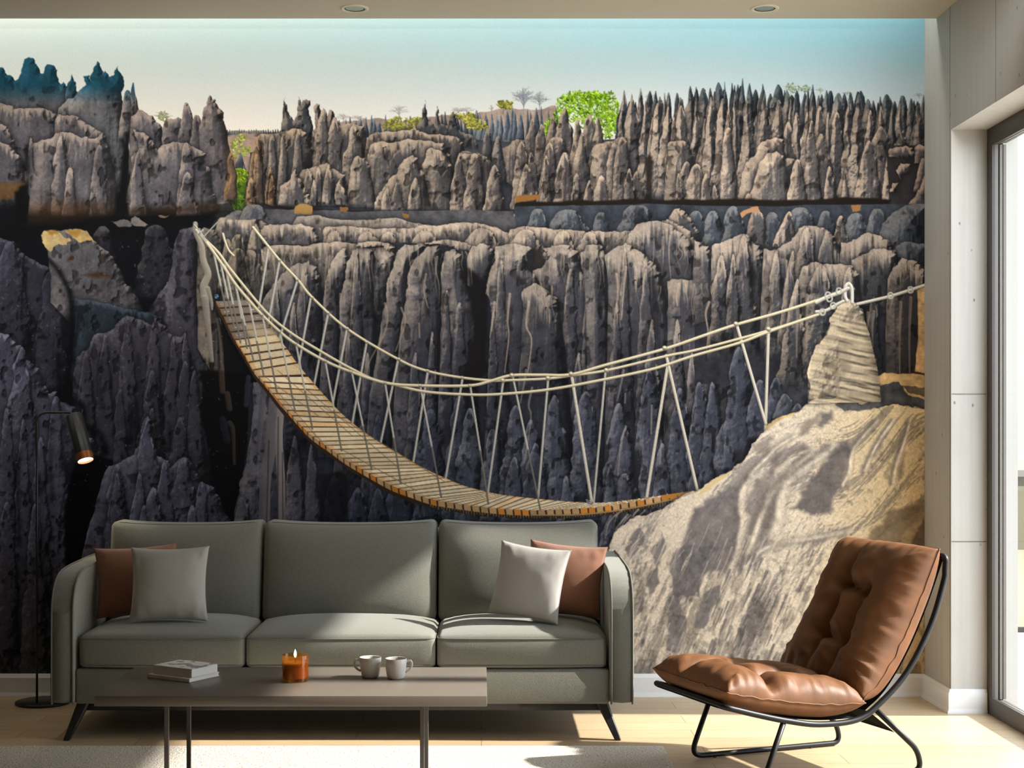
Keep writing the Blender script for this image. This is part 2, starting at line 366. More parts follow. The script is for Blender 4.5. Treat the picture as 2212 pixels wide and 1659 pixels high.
    PG('N', [(1740, 820), (1752, 668), (1800, 634), (1860, 628), (1920, 622), (1980, 612), (2040, 640), (2100, 640), (2160, 650), (2212, 680), (2260, 820)], R=24, **uc)
    PG('N', [(1182, 990), (1184, 920), (1200, 850), (1214, 722), (1240, 644), (1290, 640), (1340, 632), (1400, 614), (1440, 618), (1478, 660), (1500, 730), (1480, 810), (1476, 990)], R=36, ochre=.3, **uc)
    SP('N', [(1210, 730, 26, 990, .5), (1236, 650, 30, 990, .5), (1200, 850, 26, 990, .5)], ochre=.25, **{**uc, 'sh': (72, 60, 52), 'li': (164, 132, 98)})
    SP('N', [(1300, 645, 34, 990, .5), (1355, 640, 32, 990, .5), (1425, 620, 40, 990, .6)], **uc)
    SP('N', [(1290, 800, 24, 985, .7), (1300, 840, 20, 985, .6)], ochre=.2, **{**uc, 'sh': (84, 66, 52), 'li': (170, 132, 94)})
    PG('N', [(1752, 1000), (1756, 740), (1772, 690), (1800, 682), (1860, 684), (1950, 662), (2050, 672), (2120, 684), (2152, 742), (2176, 1000)], R=34, **{**uc, 'cl': 22})
    PG('N', [(2180, 1000), (2176, 800), (2196, 732), (2240, 724), (2290, 760), (2300, 1000)], R=26, **uc)
    uq = {**uc, 'cl': 22, 'lo': .30}
    PG('N', [(1650, 990), (1672, 850), (1690, 762), (1712, 744), (1744, 754), (1772, 800), (1800, 990)], R=26, **uq)
    PG('N', [(1426, 985), (1434, 850), (1446, 812), (1500, 800), (1560, 778), (1604, 812), (1650, 838), (1668, 985)], R=30, **uq)
    SP('N', [(1470, 806, 40, 985, .6), (1520, 800, 30, 985, .6), (1570, 786, 36, 985, .6), (1500, 860, 24, 985, .7)], **uq)
    PG('N', [(1328, 984), (1338, 892), (1372, 872), (1392, 836), (1410, 808), (1428, 850), (1452, 880), (1480, 930), (1492, 984)], R=26, **uq)
    PG('N', [(1604, 982), (1608, 890), (1620, 862), (1630, 854), (1644, 900), (1664, 982)], R=14, **uq)
    PG('N', [(2008, 1006), (2016, 790), (2040, 716), (2060, 706), (2104, 720), (2160, 790), (2190, 1006)], R=30, **uq)
    PG('N', [(1786, 1010), (1810, 930), (1840, 890), (1886, 836), (1906, 796), (1932, 760), (1972, 742), (1998, 756), (2030, 830), (2062, 1010)], R=40, **uq)
    SP('N', [(1985, 850, 40, 1008, .6), (1900, 870, 36, 1008, .6), (1850, 900, 30, 1008, .6)], **uq)
    # C side of the same cliff
    PG('C', [(280, 1500), (300, 1300), (380, 1250), (430, 1200), (520, 1195), (580, 1230), (600, 1700)], R=34, **uc)
    SP('C', [(210, 1090, 60, 1500, .5), (300, 1160, 70, 1600, .5)], **ucd)
    SP('C', [(590, 1010, 110, 1700, .7), (670, 1060, 80, 1500, .6), (770, 1000, 70, 1300, .6), (870, 925, 130, 1650, .55), (980, 1010, 80, 1500, .7), (1080, 970, 90, 1300, .7), (1150, 990, 80, 1500, .8), (1015, 1130, 110, 1750, .7), (800, 1170, 130, 1500, .35)], **uc)
    PG('C', [(1080, 1659), (1100, 1290), (1140, 1230), (1220, 1210), (1290, 1200), (1330, 1170), (1390, 1190), (1410, 1300), (1450, 1659)], R=34, **uc)
    SP('C', [(1290, 1220, 110, 1850, .5), (1360, 1170, 90, 1750, .4), (1480, 1470, 90, 2000, .5), (1420, 1440, 80, 2000, .6)], **uc)
    PG('C', [(1690, 2000), (1720, 1650), (1750, 1300), (1770, 1210), (1840, 1200), (1900, 1210), (1970, 1330), (2010, 2000)], R=34, **uc)
    SP('C', [(1910, 1380, 140, 2050, .55), (1840, 1480, 70, 2050, .7), (2120, 1520, 80, 2050, .7)], **uc)
    s.fill([(1396, 340), (1404, 330), (1412, 350), (1408, 432), (1394, 432)], (14, 11, 9), soft=4, alpha=.8)
    # front row of the upper cliff
    uf = dict(sh=(74, 68, 68), li=(170, 150, 130), fa=3.4, pa=3.0, lo=.30, hi=.9, fade=.12)
    PG('B', [(1840, 2120), (1890, 1560), (1940, 1310), (1990, 1310), (2060, 1320), (2100, 1300), (2180, 1340), (2230, 1400), (2290, 1500), (2330, 2100)], R=40, **uf)
    SP('B', [(1945, 1320, 130, 2120, .7), (2110, 1310, 60, 1800, .5), (2050, 1500, 90, 2100, .6)], **uf)
    SP('C', [(100, 1310, 110, 2030, .4), (270, 1410, 110, 2050, .5), (500, 1210, 110, 1950, .5), (580, 1300, 120, 2010, .7), (540, 1400, 160, 2000, .7), (740, 1220, 130, 2020, .5), (710, 1330, 60, 1900, .6), (870, 1300, 130, 2040, .5), (970, 1480, 90, 2040, .6), (1080, 1540, 80, 2040, .6), (1180, 1500, 110, 2040, .5)], **uf)
    SP('D', [(20, 1400, 150, 2050, .5), (170, 1580, 70, 2070, .6), (100, 1480, 90, 2060, .6), (460, 1650, 80, 2060, .5)], **uf)
    # overhang shadow of the upper cliff
    for pts in ([(538, 436), (600, 446), (700, 452), (800, 456), (900, 462), (1000, 464), (1110, 452), (1120, 434), (1240, 432), (1400, 430), (1560, 430), (1720, 432), (1860, 428), (1925, 432), (1925, 446), (1860, 446), (1700, 452), (1560, 448), (1400, 444), (1240, 444), (1130, 452), (1110, 462), (1000, 474), (860, 468), (700, 462), (600, 452)],):
        s.fill(pts, (24, 18, 14), amp=2, soft=3)
    # ---------------- shadowed strata beneath the overhang
    st = dict(sh=(56, 60, 68), li=(108, 106, 106), fa=2.4, pa=2, lo=.4, contact=.3)
    s.fill([(1110, 446), (1400, 440), (1700, 446), (1997, 440), (2010, 640), (1500, 600), (1110, 520)], (52, 56, 64), tex=.5)
    s.fill([(470, 520), (560, 450), (640, 452), (760, 458), (1110, 456), (1120, 500), (800, 520), (470, 560)], (74, 72, 74), tex=.5)
    s.fill([(655, 440), (675, 446), (674, 464), (636, 462), (638, 446)], (150, 116, 66), amp=1); s.fill([(734, 447), (752, 448), (748, 458), (734, 456)], (120, 84, 50), amp=1); s.fill([(868, 460), (884, 464), (882, 472), (872, 470)], (130, 92, 50), amp=1)
    s.fill([(1113, 424), (1165, 420), (1166, 430), (1114, 438)], (126, 86, 44), amp=1, soft=2)
    SP('G', [(900, 210, 200, 480, .35), (1180, 230, 90, 480, .4), (1480, 170, 180, 480, .3), (1990, 220, 120, 560, .4), (2140, 230, 90, 560, .4), (640, 200, 120, 480, .4)], **st)
    SP('H', [(160, 220, 110, 560, .4), (330, 180, 120, 600, .4), (900, 190, 180, 600, .35), (1120, 220, 120, 600, .4), (1380, 240, 150, 640, .35), (1560, 200, 120, 640, .35), (660, 230, 110, 580, .4)], **st)
    PG('H', [(1560, 640), (1600, 330), (1700, 230), (1840, 170), (1990, 170), (1990, 640)], R=60, **st)
    PG('H', [(1620, 700), (1720, 520), (1800, 480), (1990, 500), (1990, 900)], R=50, **st)
    lst = dict(sh=(74, 72, 74), li=(164, 142, 124), fa=3, pa=2.5, lo=.34)
    SP('H', [(530, 215, 130, 640, .42), (810, 225, 110, 620, .6, -60), (1250, 260, 70, 520, .5)], **lst)
    FI('H', [(390, 240), (440, 210), (500, 185), (545, 185), (560, 220), (460, 240), (410, 280)], (160, 118, 84), amp=1)
    FI('H', [(1340, 170), (1420, 165), (1415, 215), (1350, 230)], (140, 100, 60), amp=1)
    PG('G', [(1720, 460), (1760, 270), (1800, 210), (1850, 198), (1900, 230), (1960, 320), (2020, 400), (2060, 520)], R=40, **lst)
    # ---------------- ledges in the sun
    led = dict(sh=(74, 70, 71), li=(168, 149, 131), fa=2.0, pa=1.0, lo=.34, hi=.9, cl=26)
    PG('F', [(450, 500), (560, 270), (760, 260), (900, 290), (1160, 300), (1300, 285), (1500, 310), (1700, 340), (1700, 500)], sh=(92, 86, 84), li=(150, 136, 122), R=20, fa=1, pa=1, lo=.3)
    PG('F', [(0, 480), (20, 270), (120, 270), (240, 262), (250, 300), (300, 330), (340, 480)], R=20, **led)
    PG('E', [(1820, 480), (1860, 300), (1960, 250), (2060, 265), (2210, 265), (2212, 480)], R=22, **led)
    SP('F', [(60, 215, 90, 300, .4), (190, 165, 120, 300, .3)], sh=(66, 66, 72), li=(110, 104, 100), fa=3, pa=0)
    PG('F', [(240, 520), (245, 380), (280, 345), (380, 340), (480, 330), (600, 330), (700, 360), (745, 440), (750, 520)], R=24, **led)
    PG('F', [(780, 540), (785, 380), (820, 355), (940, 350), (1100, 360), (1300, 370), (1450, 370), (1600, 345), (1750, 350), (1900, 325), (2080, 320), (2200, 350), (2330, 400), (2500, 440), (2500, 540)], R=26, **led)
    SP('F', [(1160, 400, 120, 560, .4), (1340, 400, 90, 560, .4), (1650, 390, 130, 560, .4), (880, 390, 90, 540, .4), (2130, 370, 180, 560, .4)], **led)
    PG('G', [(420, 540), (400, 380), (470, 360), (640, 360), (760, 375), (900, 380), (1000, 390), (1100, 385), (1190, 400), (1300, 390), (1470, 380), (1520, 345), (1620, 320), (1700, 305), (1780, 310), (1880, 350), (1960, 440), (2020, 500), (2080, 560), (2140, 700), (2150, 900), (420, 900)], R=34, **led)
    SP('G', [(1080, 400, 150, 640, .5), (540, 380, 170, 620, .4), (1400, 420, 60, 600, .6), (1700, 320, 120, 900, .6, -40), (860, 390, 110, 600, .4)], **led)
    for x, n, ln in ((560, 14, 20), (690, 16, 24), (760, 16, 26), (820, 14, 26), (900, 22, 28), (960, 18, 26), (1060, 18, 26), (1130, 20, 30), (1220, 16, 26), (1275, 20, 34)):
        s.dribble(x, np.interp(x, [560, 700, 1000, 1150, 1280], [490, 492, 486, 498, 505]), n // 3, 34, ln, col=(172, 152, 134), w=1.8, alpha=.5)
    # ---------------- the great fluted cliff in the middle
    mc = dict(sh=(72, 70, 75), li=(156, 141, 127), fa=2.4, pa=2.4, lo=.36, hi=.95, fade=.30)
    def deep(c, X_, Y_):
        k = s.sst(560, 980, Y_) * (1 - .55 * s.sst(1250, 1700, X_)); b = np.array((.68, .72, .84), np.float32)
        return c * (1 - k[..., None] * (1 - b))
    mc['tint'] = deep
    FI('F', [(60, 1659), (60, 500), (700, 500), (1500, 490), (2212, 520), (2212, 1700)], (50, 48, 52), tex=.6)
    s.fill([(440, 560), (1000, 560), (1560, 560), (1720, 900), (1560, 1150), (1480, 1460), (420, 1460)], (40, 42, 52), tex=.6)
    PG('F', [(240, 900), (250, 540), (330, 520), (560, 515), (640, 520), (800, 495), (1100, 500), (1300, 490), (1400, 530), (1400, 900)], R=22, **{**led, 'sh': (82, 76, 72)})
    SP('F', [(160, 550, 170, 1050, .45), (60, 420, 90, 620, .4), (210, 330, 70, 560, .7)], sh=(72, 68, 64), li=(150, 134, 112), fa=5, pa=1, lo=.3)
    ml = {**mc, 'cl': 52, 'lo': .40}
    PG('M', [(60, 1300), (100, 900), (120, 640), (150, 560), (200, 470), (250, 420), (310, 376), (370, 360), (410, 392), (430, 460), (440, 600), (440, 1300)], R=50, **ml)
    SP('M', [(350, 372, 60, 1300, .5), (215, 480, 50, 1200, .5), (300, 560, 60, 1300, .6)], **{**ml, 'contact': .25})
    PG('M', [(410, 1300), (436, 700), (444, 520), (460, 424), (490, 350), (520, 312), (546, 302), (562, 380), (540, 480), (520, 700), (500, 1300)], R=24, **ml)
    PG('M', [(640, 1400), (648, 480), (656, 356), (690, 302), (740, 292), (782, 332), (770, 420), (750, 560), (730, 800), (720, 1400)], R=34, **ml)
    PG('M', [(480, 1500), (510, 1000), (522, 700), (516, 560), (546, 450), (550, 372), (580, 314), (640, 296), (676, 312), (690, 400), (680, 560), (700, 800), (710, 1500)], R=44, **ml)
    SP('M', [(600, 312, 40, 1000, .5), (560, 700, 46, 1400, .6), (650, 800, 50, 1400, .6)], **{**ml, 'contact': .25})
    PG('M', [(600, 1600), (660, 1000), (712, 700), (734, 580), (742, 480), (770, 400), (790, 322), (830, 282), (900, 276), (934, 292), (900, 332), (862, 400), (846, 600), (810, 900), (790, 1600)], R=44, **ml)
    PG('M', [(740, 1600), (790, 860), (826, 600), (836, 500), (846, 420), (880, 350), (940, 292), (990, 286), (1004, 340), (1012, 450), (1010, 700), (1010, 1600)], R=54, **ml)
    SP('M', [(925, 470, 20, 640, .7), (880, 800, 60, 1500, .6), (960, 700, 40, 1400, .6)], **{**ml, 'contact': .25})
    PG('M', [(960, 1600), (996, 900), (1004, 640), (1000, 420), (1020, 322), (1060, 306), (1100, 330), (1116, 400), (1140, 480), (1166, 560), (1182, 700), (1186, 1600)], R=54, **ml)
    SP('M', [(1090, 560, 50, 1300, .5), (1030, 500, 36, 1300, .5)], **{**ml, 'contact': .2, 'cl': 10})
    PG('F', [(1060, 520), (1090, 490), (1240, 480), (1340, 495), (1390, 530), (1350, 570), (1300, 530), (1100, 530)], R=10, **led)
    PG('F', [(1640, 500), (1720, 475), (1840, 465), (1960, 490), (2050, 520), (2050, 570), (1900, 530), (1700, 510)], R=10, **led)
    # dark cleft, then the lobes right of it
    s.fill(T('G', [(0, 680), (60, 760), (110, 1000), (150, 1250), (200, 1500), (170, 1700), (0, 1700), (60, 1400), (60, 1000), (-30, 780)]), (20, 17, 18), amp=5, soft=5)
    PG('M', [(1128, 480), (1126, 350), (1150, 290), (1190, 278), (1236, 288), (1256, 330), (1236, 420), (1200, 520)], R=20, **ml)
    s.fill(T('M', [(1130, 400), (1180, 430), (1214, 480), (1224, 600), (1216, 800), (1190, 900), (1180, 700), (1160, 540)]), (18, 16, 17), amp=2, soft=6)
    s.fill(T('M', [(1440, 300), (1480, 320), (1500, 390), (1440, 392), (1424, 350)]), (44, 38, 35), soft=3)
    PG('M', [(1440, 900), (1440, 410), (1486, 392), (1520, 344), (1488, 304), (1530, 288), (1620, 290), (1662, 322), (1672, 400), (1722, 480), (1752, 560), (1786, 800), (1800, 1600), (1560, 1600)], R=50, **ml)
    FI('M', [(1540, 350), (1566, 328), (1604, 336), (1612, 366), (1580, 380)], (66, 62, 62), soft=3)
    SP('M', [(1620, 400, 60, 1400, .5), (1700, 520, 40, 1400, .5), (1660, 800, 60, 1500, .6)], **{**ml, 'contact': .25})
    PG('M', [(1190, 1600), (1226, 900), (1250, 650), (1238, 560), (1218, 500), (1236, 410), (1260, 352), (1262, 292), (1310, 282), (1380, 284), (1436, 302), (1440, 370), (1420, 402), (1480, 480), (1560, 540), (1578, 700), (1606, 900), (1660, 1600)], R=54, **ml)
    SP('M', [(1290, 360, 50, 1300, .5), (1250, 600, 40, 1500, .6)], **{**ml, 'contact': .3})
    PG('M', [(1370, 1000), (1396, 600), (1388, 510), (1440, 470), (1500, 500), (1556, 556), (1576, 650), (1592, 1000)], R=34, **{**ml, 'cl': 60})
    for q in ((1355, 430, 16, 24), (1375, 500, 14, 20), (1300, 540, 12, 22), (1330, 620, 14, 24)):
        FI('M', [(q[0] - q[2], q[1]), (q[0], q[1] - q[3]), (q[0] + q[2], q[1]), (q[0], q[1] + q[3])], (52, 50, 52), soft=3, alpha=.8)
    PG('M', [(1700, 1600), (1694, 600), (1682, 420), (1668, 322), (1700, 286), (1760, 284), (1792, 330), (1784, 450), (1804, 600), (1810, 1600)], R=34, **ml)
    PG('M', [(1880, 700), (1876, 300), (1900, 230), (1932, 196), (1980, 178), (2034, 170), (2100, 190), (2160, 240), (2200, 280), (2226, 320), (2230, 700)], R=36, **{**ml, 'cl': 40})
    PG('M', [(1780, 1600), (1796, 700), (1800, 480), (1782, 342), (1830, 302), (1882, 274), (1940, 310), (2000, 360), (2052, 420), (2084, 560), (2130, 800), (2230, 1600)], R=60, **{**ml, 'cl': 66})
    SP('M', [(1880, 300, 50, 1200, .6), (1980, 400, 50, 1300, .5), (1840, 560, 50, 1400, .6), (2010, 640, 60, 1500, .6)], **{**ml, 'contact': .25})
    PG('M', [(2050, 1600), (2084, 700), (2082, 460), (2110, 448), (2212, 454), (2300, 478), (2380, 540), (2440, 700), (2540, 1600)], R=50, **ml)
    SP('M', [(2130, 640, 60, 1500, .6), (2270, 500, 60, 1500, .6), (2200, 800, 60, 1500, .6)], **{**ml, 'contact': .3})
    FI('M', [(2010, 430), (2030, 520), (2060, 800), (2040, 840), (2010, 640), (1996, 500)], (34, 32, 36), soft=4, alpha=.6)
    # right-hand lobes
    rc = dict(sh=(70, 69, 74), li=(162, 145, 130), fa=2.6, pa=2.0, lo=.40, hi=.95, fade=.3, cl=46)
    s.fill(T('H', [(0, 560), (400, 480), (900, 560), (1500, 560), (1990, 700), (1990, 1640), (900, 1700), (0, 1700)]), (42, 42, 48), tex=.5)
    PG('H', [(-20, 1200), (0, 470), (60, 500), (120, 520), (150, 620), (170, 720), (260, 860), (300, 1100)], R=34, **rc)
    PG('H', [(140, 1300), (150, 520), (260, 475), (340, 440), (400, 415), (450, 425), (500, 490), (590, 560), (610, 700), (620, 1300)], R=44, **rc)
    SP('H', [(420, 430, 130, 1500, .5), (230, 600, 110, 1500, .5), (330, 590, 70, 1300, .6)], **rc)
    PG('H', [(560, 1400), (590, 545), (700, 550), (780, 500), (850, 440), (890, 370), (940, 345), (1040, 350), (1130, 380), (1180, 430), (1220, 490), (1300, 640), (1350, 800), (1350, 1400)], R=44, **rc)
    SP('H', [(960, 360, 130, 900, .55), (1130, 390, 80, 800, .5), (700, 560, 110, 1500, .6), (840, 560, 90, 1400, .6, -50)], **rc)
    PG('H', [(1240, 900), (1250, 490), (1340, 480), (1420, 430), (1500, 408), (1580, 430), (1660, 470), (1720, 560), (1750, 900)], R=40, **rc)
    PG('H', [(1300, 1100), (1340, 640), (1440, 590), (1530, 540), (1620, 540), (1720, 590), (1740, 1100)], R=36, **rc)
    PG('H', [(820, 1700), (860, 900), (920, 700), (1000, 660), (1130, 670), (1250, 670), (1350, 690), (1410, 760), (1440, 1000), (1560, 1700)], R=44, **rc)
    SP('H', [(1080, 680, 190, 1750, .45), (880, 800, 130, 1750, .7, -60), (1320, 700, 110, 1500, .5)], **rc)
    PG('H', [(1620, 1700), (1650, 800), (1700, 700), (1770, 620), (1860, 640), (1930, 690), (1990, 760), (1990, 1700)], R=44, **{**rc, 'sh': (58, 54, 56)})
    SP('H', [(1530, 950, 90, 1750, .5), (1420, 1050, 110, 1750, .5)], **{**rc, 'sh': (52, 52, 58), 'li': (110, 102, 96)})
    FI('H', [(1900, 900), (1990, 860), (1990, 1620), (1880, 1600), (1910, 1300)], (186, 150, 102), amp=2, tex=.5); FI('H', [(1700, 1620), (1870, 1590), (1990, 1600), (1990, 1640), (1700, 1640)], (50, 34, 22), soft=2)
    for x, y, L in ((1760, 1000, 620), (1845, 960, 640), (1680, 960, 80), (1530, 1080, 300), (880, 1050, 420), (960, 940, 500), (1480, 1090, 160)):
        s.line(T('H', [(x, y), (x - 15 + 20 * rng.random(), y + L * .5), (x - 10, y + L)]), 3.4, (138, 122, 108), .55, w2=1.5)
    # pale water-worn ribs
    for x, y, n, sp_, ln in ((660, 570, 14, 30, 110), (725, 552, 20, 26, 90), (775, 540, 26, 30, 110), (815, 540, 26, 24, 90), (895, 535, 34, 40, 100), (925, 552, 26, 34, 110), (985, 540, 30, 30, 70), (1110, 535, 30, 40, 70), (1150, 620, 26, 30, 110), (1170, 612, 22, 24, 90), (1215, 540, 26, 34, 90), (1275, 540, 22, 26, 120), (1350, 540, 44, 46, 140), (1440, 510, 26, 30, 130), (1480, 520, 18, 24, 80), (1455, 608, 16, 30, 60), (1510, 612, 20, 34, 70),
                             (1605, 515, 22, 22, 90), (1545, 530, 12, 14, 50), (1740, 500, 22, 30, 90), (1790, 508, 18, 26, 80), (1690, 560, 20, 30, 90), (1780, 572, 30, 46, 50), (1870, 515, 20, 30, 60), (1945, 570, 22, 30, 60), (1890, 545, 14, 24, 40), (570, 548, 24, 40, 60), (640, 545, 24, 40, 50), (545, 548, 16, 26, 110)):
        s.dribble(x, y, n // 4, sp_, ln, w=2.2, alpha=.5)
    for pts in ([(400, 930), (380, 1150), (390, 1300), (355, 1600)], [(560, 1000), (540, 1200), (585, 1330), (550, 1620)], [(270, 1000), (250, 1180), (230, 1300)], [(1310, 760), (1320, 900), (1305, 1090)], [(1390, 700), (1370, 900), (1350, 1150)], [(2100, 1000), (2070, 1100), (2090, 1250), (2080, 1400)], [(1840, 850), (1820, 960), (1830, 1030)]):
        s.line(T('G', pts), 2.8, (164, 144, 128), .7, w2=1)
    for pts in ([(1310, 1010), (1330, 1130), (1300, 1280), (1180, 1500), (1150, 1620)], [(1450, 1050), (1480, 1180), (1400, 1420)], [(1660, 760), (1640, 900), (1680, 1050)], [(930, 930), (930, 1160), (945, 1280)], [(1600, 1180), (1605, 1300)]):
        s.line(T('F', pts), 2.6, (150, 132, 116), .6, w2=1)
    # lower part of the cliff, blue shade
    lc = dict(sh=(60, 62, 74), li=(112, 110, 118), fa=2.6, pa=3, lo=.42, hi=1.0, contact=.4)
    SP('J', [(1250, 380, 110, 1900, .5), (1700, 330, 180, 1330, .5), (1950, 200, 160, 1330, .5), (1420, 700, 130, 1330, .5), (1650, 900, 130, 1330, .6), (2060, 700, 130, 1330, .5), (1080, 1000, 110, 1330, .6), (1250, 1010, 90, 1330, .5), (880, 900, 120, 1330, .5)], **{**lc, 'sh': (46, 48, 60), 'li': (84, 86, 100)})
    SP('K', [(60, 320, 140, 1320, .5), (250, 500, 120, 1320, .5), (450, 300, 150, 1320, .5), (580, 420, 120, 1320, .5), (820, 430, 150, 1320, .65), (780, 210, 130, 900, .6), (1050, 180, 160, 1100, .5), (1330, 280, 150, 1320, .5), (1620, 300, 130, 1300, .6), (1590, 0, 110, 700, .5), (1850, 150, 130, 1200, .5), (2040, 200, 130, 1100, .5), (2130, 130, 110, 1000, .5)], **lc)
    SP('K', [(440, 740, 110, 1320, .5), (620, 620, 130, 1320, .6), (880, 900, 90, 1320, .6), (1385, 490, 150, 1330, .65), (1380, 880, 110, 1330, .4), (1700, 620, 110, 1320, .6), (2080, 480, 70, 1010, .5), (1260, 800, 70, 1330, .6), (1990, 560, 70, 1100, .6)], **lc)
    SP('L', [(100, 480, 70, 960, .55), (40, 100, 110, 900, .5), (150, 100, 90, 800, .6), (260, 450, 110, 860, .5), (360, 150, 110, 720, .6), (380, -200, 130, 600, .5), (560, 80, 130, 600, .5), (700, 60, 100, 420, .5), (770, 200, 110, 420, .6), (880, 280, 60, 360, .7)], **lc)
    SP('K', [(1230, 1340, 120, 1700, .6), (1290, 1200, 110, 1700, .5), (1240, 1500, 130, 1800, .5)], **lc)
    for pts in ([(540, 0), (520, 120), (490, 280)], [(590, 150), (560, 300), (580, 380), (560, 560), (520, 800)], [(1370, 0), (1330, 200), (1315, 260)], [(1385, 200), (1380, 280)], [(1610, 300), (1605, 540)], [(1690, 600), (1680, 800)], [(1390, 480), (1350, 620), (1320, 900)]):
        s.line(T('K', pts), 2.6, (150, 138, 132), .55, w2=1)
    # ---------------- left: the gorge in shade
    s.fill([(-270, 400), (300, 440), (470, 470), (430, 540), (470, 640), (560, 830), (600, 1000), (600, 1460), (-270, 1490), (-270, 1490)], (8, 8, 11), soft=3)
    dk = dict(sh=(58, 55, 62), li=(96, 90, 97), fa=2.2, pa=4.5, lo=.46, hi=1.05, ga=1.5)
    dk2 = dict(sh=(46, 45, 54), li=(78, 76, 86), fa=2.2, pa=4.5, lo=.46, hi=1.05, ga=1.5)
    dk3 = dict(sh=(74, 73, 87), li=(122, 120, 134), fa=2.2, pa=4.5, lo=.48, hi=1.1, ga=1.7)
    # top-left peaks
    def tealL(c, X_, Y_):
        k = np.clip((226 - Y_) / 40, 0, 1); t = np.array((.085, .275, .35), np.float32); lum = c.mean(-1, keepdims=True)
        return c + (t * (.45 + 1.3 * lum) - c) * (k * .93)[..., None]
    tp = dict(sh=(92, 90, 92), li=(150, 138, 130), fa=2.2, pa=2.0, lo=.5, hi=1.0, tint=tealL)
    PG('A', [(-1040, 1000), (-1000, 700), (-820, 560), (-700, 640), (-560, 500), (-400, 640), (-260, 560), (-100, 640), (0, 575), (20, 575), (45, 620), (60, 640), (100, 650), (130, 690), (160, 670), (185, 590), (210, 505), (247, 488), (282, 495), (300, 540), (345, 625), (375, 625), (405, 548), (460, 560), (490, 600), (520, 720), (545, 700), (570, 740), (600, 690), (612, 635), (632, 695), (650, 705), (655, 780), (690, 900), (690, 1010), (-1040, 1010)], R=40, **tp)
    PG('A', [(560, 800), (600, 690), (612, 640), (635, 700), (648, 780), (640, 1000), (560, 1000)], R=12, **tp)
    PG('A', [(480, 1700), (500, 930), (560, 870), (640, 820), (735, 725), (712, 650), (765, 640), (775, 690), (790, 620), (815, 560), (835, 522), (858, 570), (880, 630), (900, 606), (930, 655), (975, 640), (980, 600), (1005, 566), (1035, 630), (1060, 690), (1060, 740), (1035, 790), (1050, 950), (1085, 1100), (1110, 1400), (1110, 1700)], R=60, **tp)
    tl = dict(sh=(82, 77, 80), li=(156, 138, 126), fa=2.4, pa=4.0, lo=.38, hi=.98, cl=18)
    SP('A', [(1138, 705, 70, 1250, .75), (1090, 770, 70, 1200, .4)], **{**tl, 'tint': tealL})
    PG('A', [(1090, 1500), (1120, 1000), (1180, 935), (1300, 985), (1350, 1050), (1385, 1100), (1410, 1300), (1410, 1500)], R=30, **tl)
    PG('A', [(1380, 1500), (1390, 1090), (1420, 1020), (1520, 1000), (1600, 1040), (1660, 1500)], R=30, **tl)
    SP('A', [(1590, 875, 90, 1500, .45), (1680, 980, 80, 1500, .4)], **tl)
    PG('A', [(1690, 2200), (1700, 1100), (1740, 920), (1770, 860), (1790, 813), (1812, 850), (1836, 845), (1880, 930), (1910, 960), (1915, 1050), (1945, 1200), (1990, 1400), (2010, 1550), (2000, 2150)], R=50, ochre=.6, **tl)
    s.sp(X('A', 1970), Y('A', 1300), 15, Y('A', 1730), sh=(84, 68, 54), li=(132, 100, 68), fa=1, pa=3, p=.5, contact=0, lo=.5)
    PG('A', [(-1040, 1900), (-1000, 980), (-700, 860), (-400, 940), (0, 878), (60, 900), (130, 932), (330, 920), (480, 975), (500, 1100), (480, 1400), (-1040, 1900)], R=36, **tl)
    PG('A', [(460, 1600), (470, 1040), (500, 975), (650, 990), (740, 1060), (870, 1130), (900, 1240), (900, 1600)], R=30, **tl)
    PG('A', [(-700, 2150), (-500, 1180), (-200, 1100), (0, 1040), (60, 1080), (130, 1200), (200, 1400), (240, 1700), (0, 2150)], R=40, **tl)
    PG('A', [(240, 2700), (270, 1230), (330, 1212), (400, 1190), (470, 1145), (560, 1130), (640, 1150), (700, 1180), (820, 1180), (880, 1130), (940, 1300), (1010, 1600), (1020, 2500), (960, 2620), (700, 2690), (420, 2720)], R=60, **tl)
    SP('A', [(520, 1160, 90, 2300, .5), (600, 1430, 60, 2100, .4), (265, 1180, 36, 1500, .6), (850, 1240, 80, 2000, .4)], **tl)
    PG('A', [(1085, 2620), (1090, 1700), (1120, 1340), (1180, 1290), (1170, 1200), (1130, 1090), (1220, 1130), (1300, 1200), (1350, 1280), (1420, 1230), (1480, 1210), (1600, 1215), (1680, 1270), (1760, 1310), (1740, 1400), (1800, 1440), (1810, 1600), (1850, 1700), (1870, 2250), (1700, 2590), (1300, 2620)], R=56, **tl)
    SP('A', [(1590, 1220, 90, 2000, .4), (1180, 1300, 70, 2300, .5), (1600, 1470, 100, 2450, .5)], **tl)
    PG('A', [(-1000, 1950), (-700, 1250), (-300, 1180), (0, 1200), (100, 1260), (170, 1330), (200, 1470), (230, 1570), (190, 1720), (0, 1750)], R=40, **tl)
    FI('A', [(-1040, 1560), (230, 1560), (200, 1660), (80, 1700), (-1040, 1760)], (92, 62, 28), alpha=.75, soft=4, tex=.4)
    FI('E', [(240, 180), (560, 130), (940, 150), (960, 240), (640, 300), (240, 320)], (56, 34, 16), alpha=.6, soft=22, tex=.5)
    FI('E', [(1090, 200), (1500, 190), (1860, 160), (1860, 215), (1500, 250), (1090, 260)], (40, 24, 12), alpha=.7, soft=14, tex=.4)
    FI('E', [(128, 60), (210, 0), (240, 0), (230, 330), (150, 330)], (6, 5, 6), soft=5); FI('E', [(985, 120), (1040, -100), (1090, -400), (1085, 250), (980, 260)], (8, 7, 8), soft=6)
    FI('E', [(-1040, 370), (0, 370), (450, 350), (960, 270), (1500, 260), (1860, 215), (1800, 300), (1500, 360), (1400, 420), (960, 430), (880, 360), (500, 390), (300, 470), (-1040, 520)], (7, 6, 7), soft=6)
